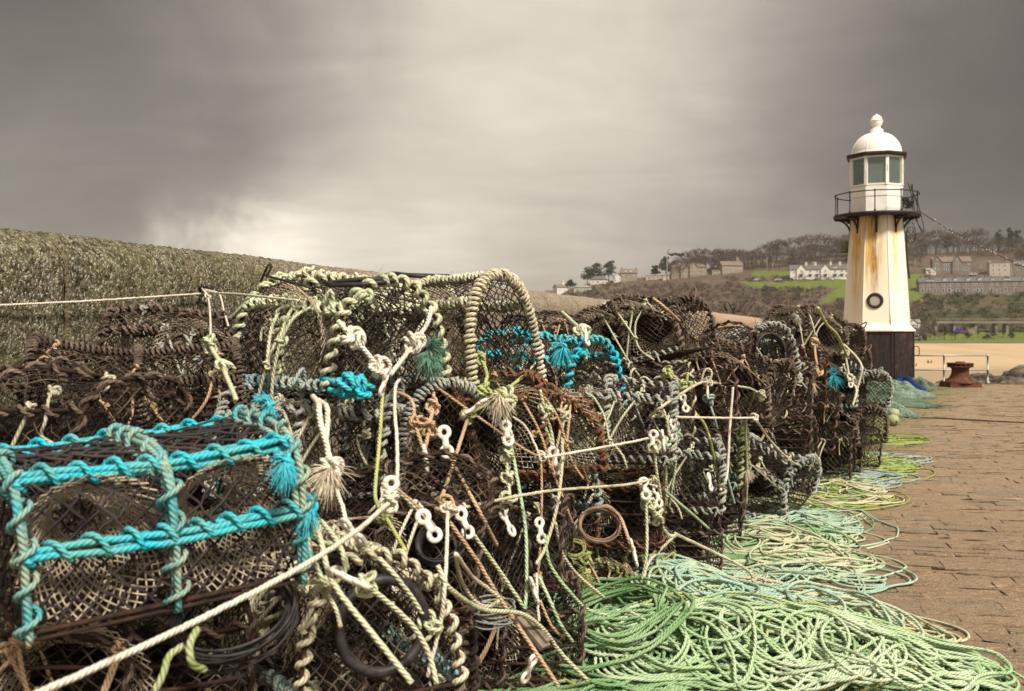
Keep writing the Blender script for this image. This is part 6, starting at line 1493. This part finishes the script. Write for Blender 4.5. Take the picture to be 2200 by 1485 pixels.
# ------------------------------------------------------------------ trawl nets and buoys by the plinth
def nets():
    def netmat(name, c1, c2):
        m, n, b, tc = material(name); ob = tc.outputs['Object']
        nz = n.noise(ob, 3, 5, .65); wv = n.new('ShaderNodeVectorMath', operation='MULTIPLY_ADD'); n.l.new(n.noise(ob, 4, 3, .6, out=1), wv.inputs[0]); wv.inputs[1].default_value = (.18,.18,.18); n.l.new(ob, wv.inputs[2])
        e = n.vor(wv.outputs[0], 30, 'DISTANCE_TO_EDGE'); tw = n.ramp(e, .22, .04)
        c = n.mix(tw, tuple(k*.38 for k in c1), n.mix(n.ramp(nz,.35,.65), c1, c2)); setb(n, b, c, .85, normal=n.bump(n.m('ADD', n.m('MULTIPLY', tw, .35), nz), .05, 1.0), spec=.15); return m
    rng = np.random.default_rng(14)
    def net_heap(label, px, py, a, b, h, ang, mat, seed, tail=0.0):
        rg = np.random.default_rng(seed); d = EYE*F/(py-HY); c = np.array([(px-CX)/F*d, d, 0]); n_ = 60
        u, v = np.meshgrid(np.linspace(-1,1,n_), np.linspace(-1,1,n_), indexing='ij'); r2 = u*u+v*v
        z = h*np.clip(1-r2,0,None)**.7
        for k in range(9):
            q = rg.normal(0,2.8,2); z = z+h*.12*np.sin(u*q[0]*2+v*q[1]*2+rg.uniform(0,6))*np.clip(1-r2,0,1)
        z = z+.006+.02*np.clip(1.2-r2,0,1); edge = 1+.16*np.sin(3*np.arctan2(v,u)+seed)+.10*np.sin(7*np.arctan2(v,u)+seed*2)
        x, y = u*a*edge, v*b*edge; ca, sa = math.cos(ang), math.sin(ang); p = np.stack([x*ca-y*sa, x*sa+y*ca, z],-1); keep = (r2 < 1.05)
        i = np.arange(n_-1)[:,None]*n_+np.arange(n_-1)[None,:]; kk = keep[:-1,:-1]&keep[1:,1:]; i = i[kk]
        mb = MB().add(p.reshape(-1,3), np.stack([i,i+n_,i+n_+1,i+1],-1).reshape(-1,4))
        for k in range(34):                                              # loose meshes round the edge
            th = rg.uniform(0,2*PI); q = np.array([math.cos(th)*a, math.sin(th)*b])*rg.uniform(.75,1.1); q = np.array([q[0]*ca-q[1]*sa, q[0]*sa+q[1]*ca]); pts = np.cumsum(rg.normal(0,.09,(6,2)),0)+q
            mb.tube(spline(np.column_stack([pts, np.full(6,.02)+.05*rg.random(6)]),.05), .006, 4)
        tag(obj('trawl_net', mb.build('trawl_net', mat), None, c), label, 'net', 'nets dropped beside the lighthouse plinth')
    sea = netmat('sea_green_net', (.25,.38,.28), (.36,.48,.36)); blue = netmat('blue_net', (.035,.06,.28), (.07,.12,.34)); drab = netmat('drab_green_net', (.24,.33,.23), (.17,.25,.17))
    net_heap('sea green trawl net heaped at the corner of the dark plinth',1900,850,.52,1.7,.28,.25,sea,3)
    net_heap('blue net bundle lying at the foot of the dark plinth',1938,836,.32,.9,.24,.1,blue,5)
    net_heap('drab green net bundle beside the dark float',1977,836,.42,.9,.26,-.1,drab,7)
    net_heap('grey green net spread flat behind the two round buoys',1908,868,.42,1.5,.14,.4,drab,9)
    net_heap('sea green net piled against the outer end of the pots',1872,890,.32,1.0,.24,.3,sea,11)
    fm = plain_mat('weathered_float', (.36,.36,.20), (.26,.27,.14), 8, .6, .002); dk = plain_mat('dark_float', (.05,.03,.022), (.10,.06,.045), 8, .55)
    def buoy(label, px, pyb, rad, mat, rot):
        d = EYE*F/(pyb-HY); prof = [(max(.0005,rad*math.sin(a)), rad-rad*math.cos(a)) for a in np.linspace(.12,PI-.12,20)]; prof = [(rad*.10,rad*.25)]+prof+[(rad*.10,rad*1.75)]
        mb = MB().lathe([(r_,z-rad) for r_,z in prof], 28); mb.lathe([(rad*1.0,-.012),(rad*1.018,0),(rad*1.0,.012)], 28)
        o = obj('buoy', mb.build('buoy', mat), None, PZ(px,d,rad), rot); tag(o, label, 'buoy', 'round floats by the nets')
        eye = MB().lathe([(rad*.11,-rad*1.03),(rad*.20,-rad*1.0),(rad*.20,-rad*.96),(rad*.11,-rad*.95)], 14); obj('rope_eye', eye.build('rope_eye', M['rubber']), o)
    buoy('pale green round buoy with its rope hole facing the camera',1919,916,.098,fm,(R(-78),0,R(12)))
    buoy('pale green round buoy lying just behind the first, hole turned away',1921,901,.096,fm,(R(20),R(40),0))
    buoy('small dark brown round float at the end of the drab net',1997,838,.11,dk,(R(50),0,0))
nets()

# ------------------------------------------------------------------ sea haze
def haze():
    m = bpy.data.materials.new('haze'); m.use_nodes = True; nt = m.node_tree; nt.nodes.remove(nt.nodes['Principled BSDF'])
    v = nt.nodes.new('ShaderNodeVolumePrincipled'); v.inputs['Color'].default_value = (.86,.82,.78,1); v.inputs['Density'].default_value = .00019; v.inputs['Anisotropy'].default_value = .3
    nt.links.new(v.outputs[0], nt.nodes['Material Output'].inputs['Volume'])
    mb = MB().box((0,0,0),(1,1,1)); o = obj('haze', mb.build('haze', m, False)); o.scale = (5200,3900,150); o.location = (0,1400,64.0); tag(o, 'thin sea haze over the bay', kind='stuff')
haze()
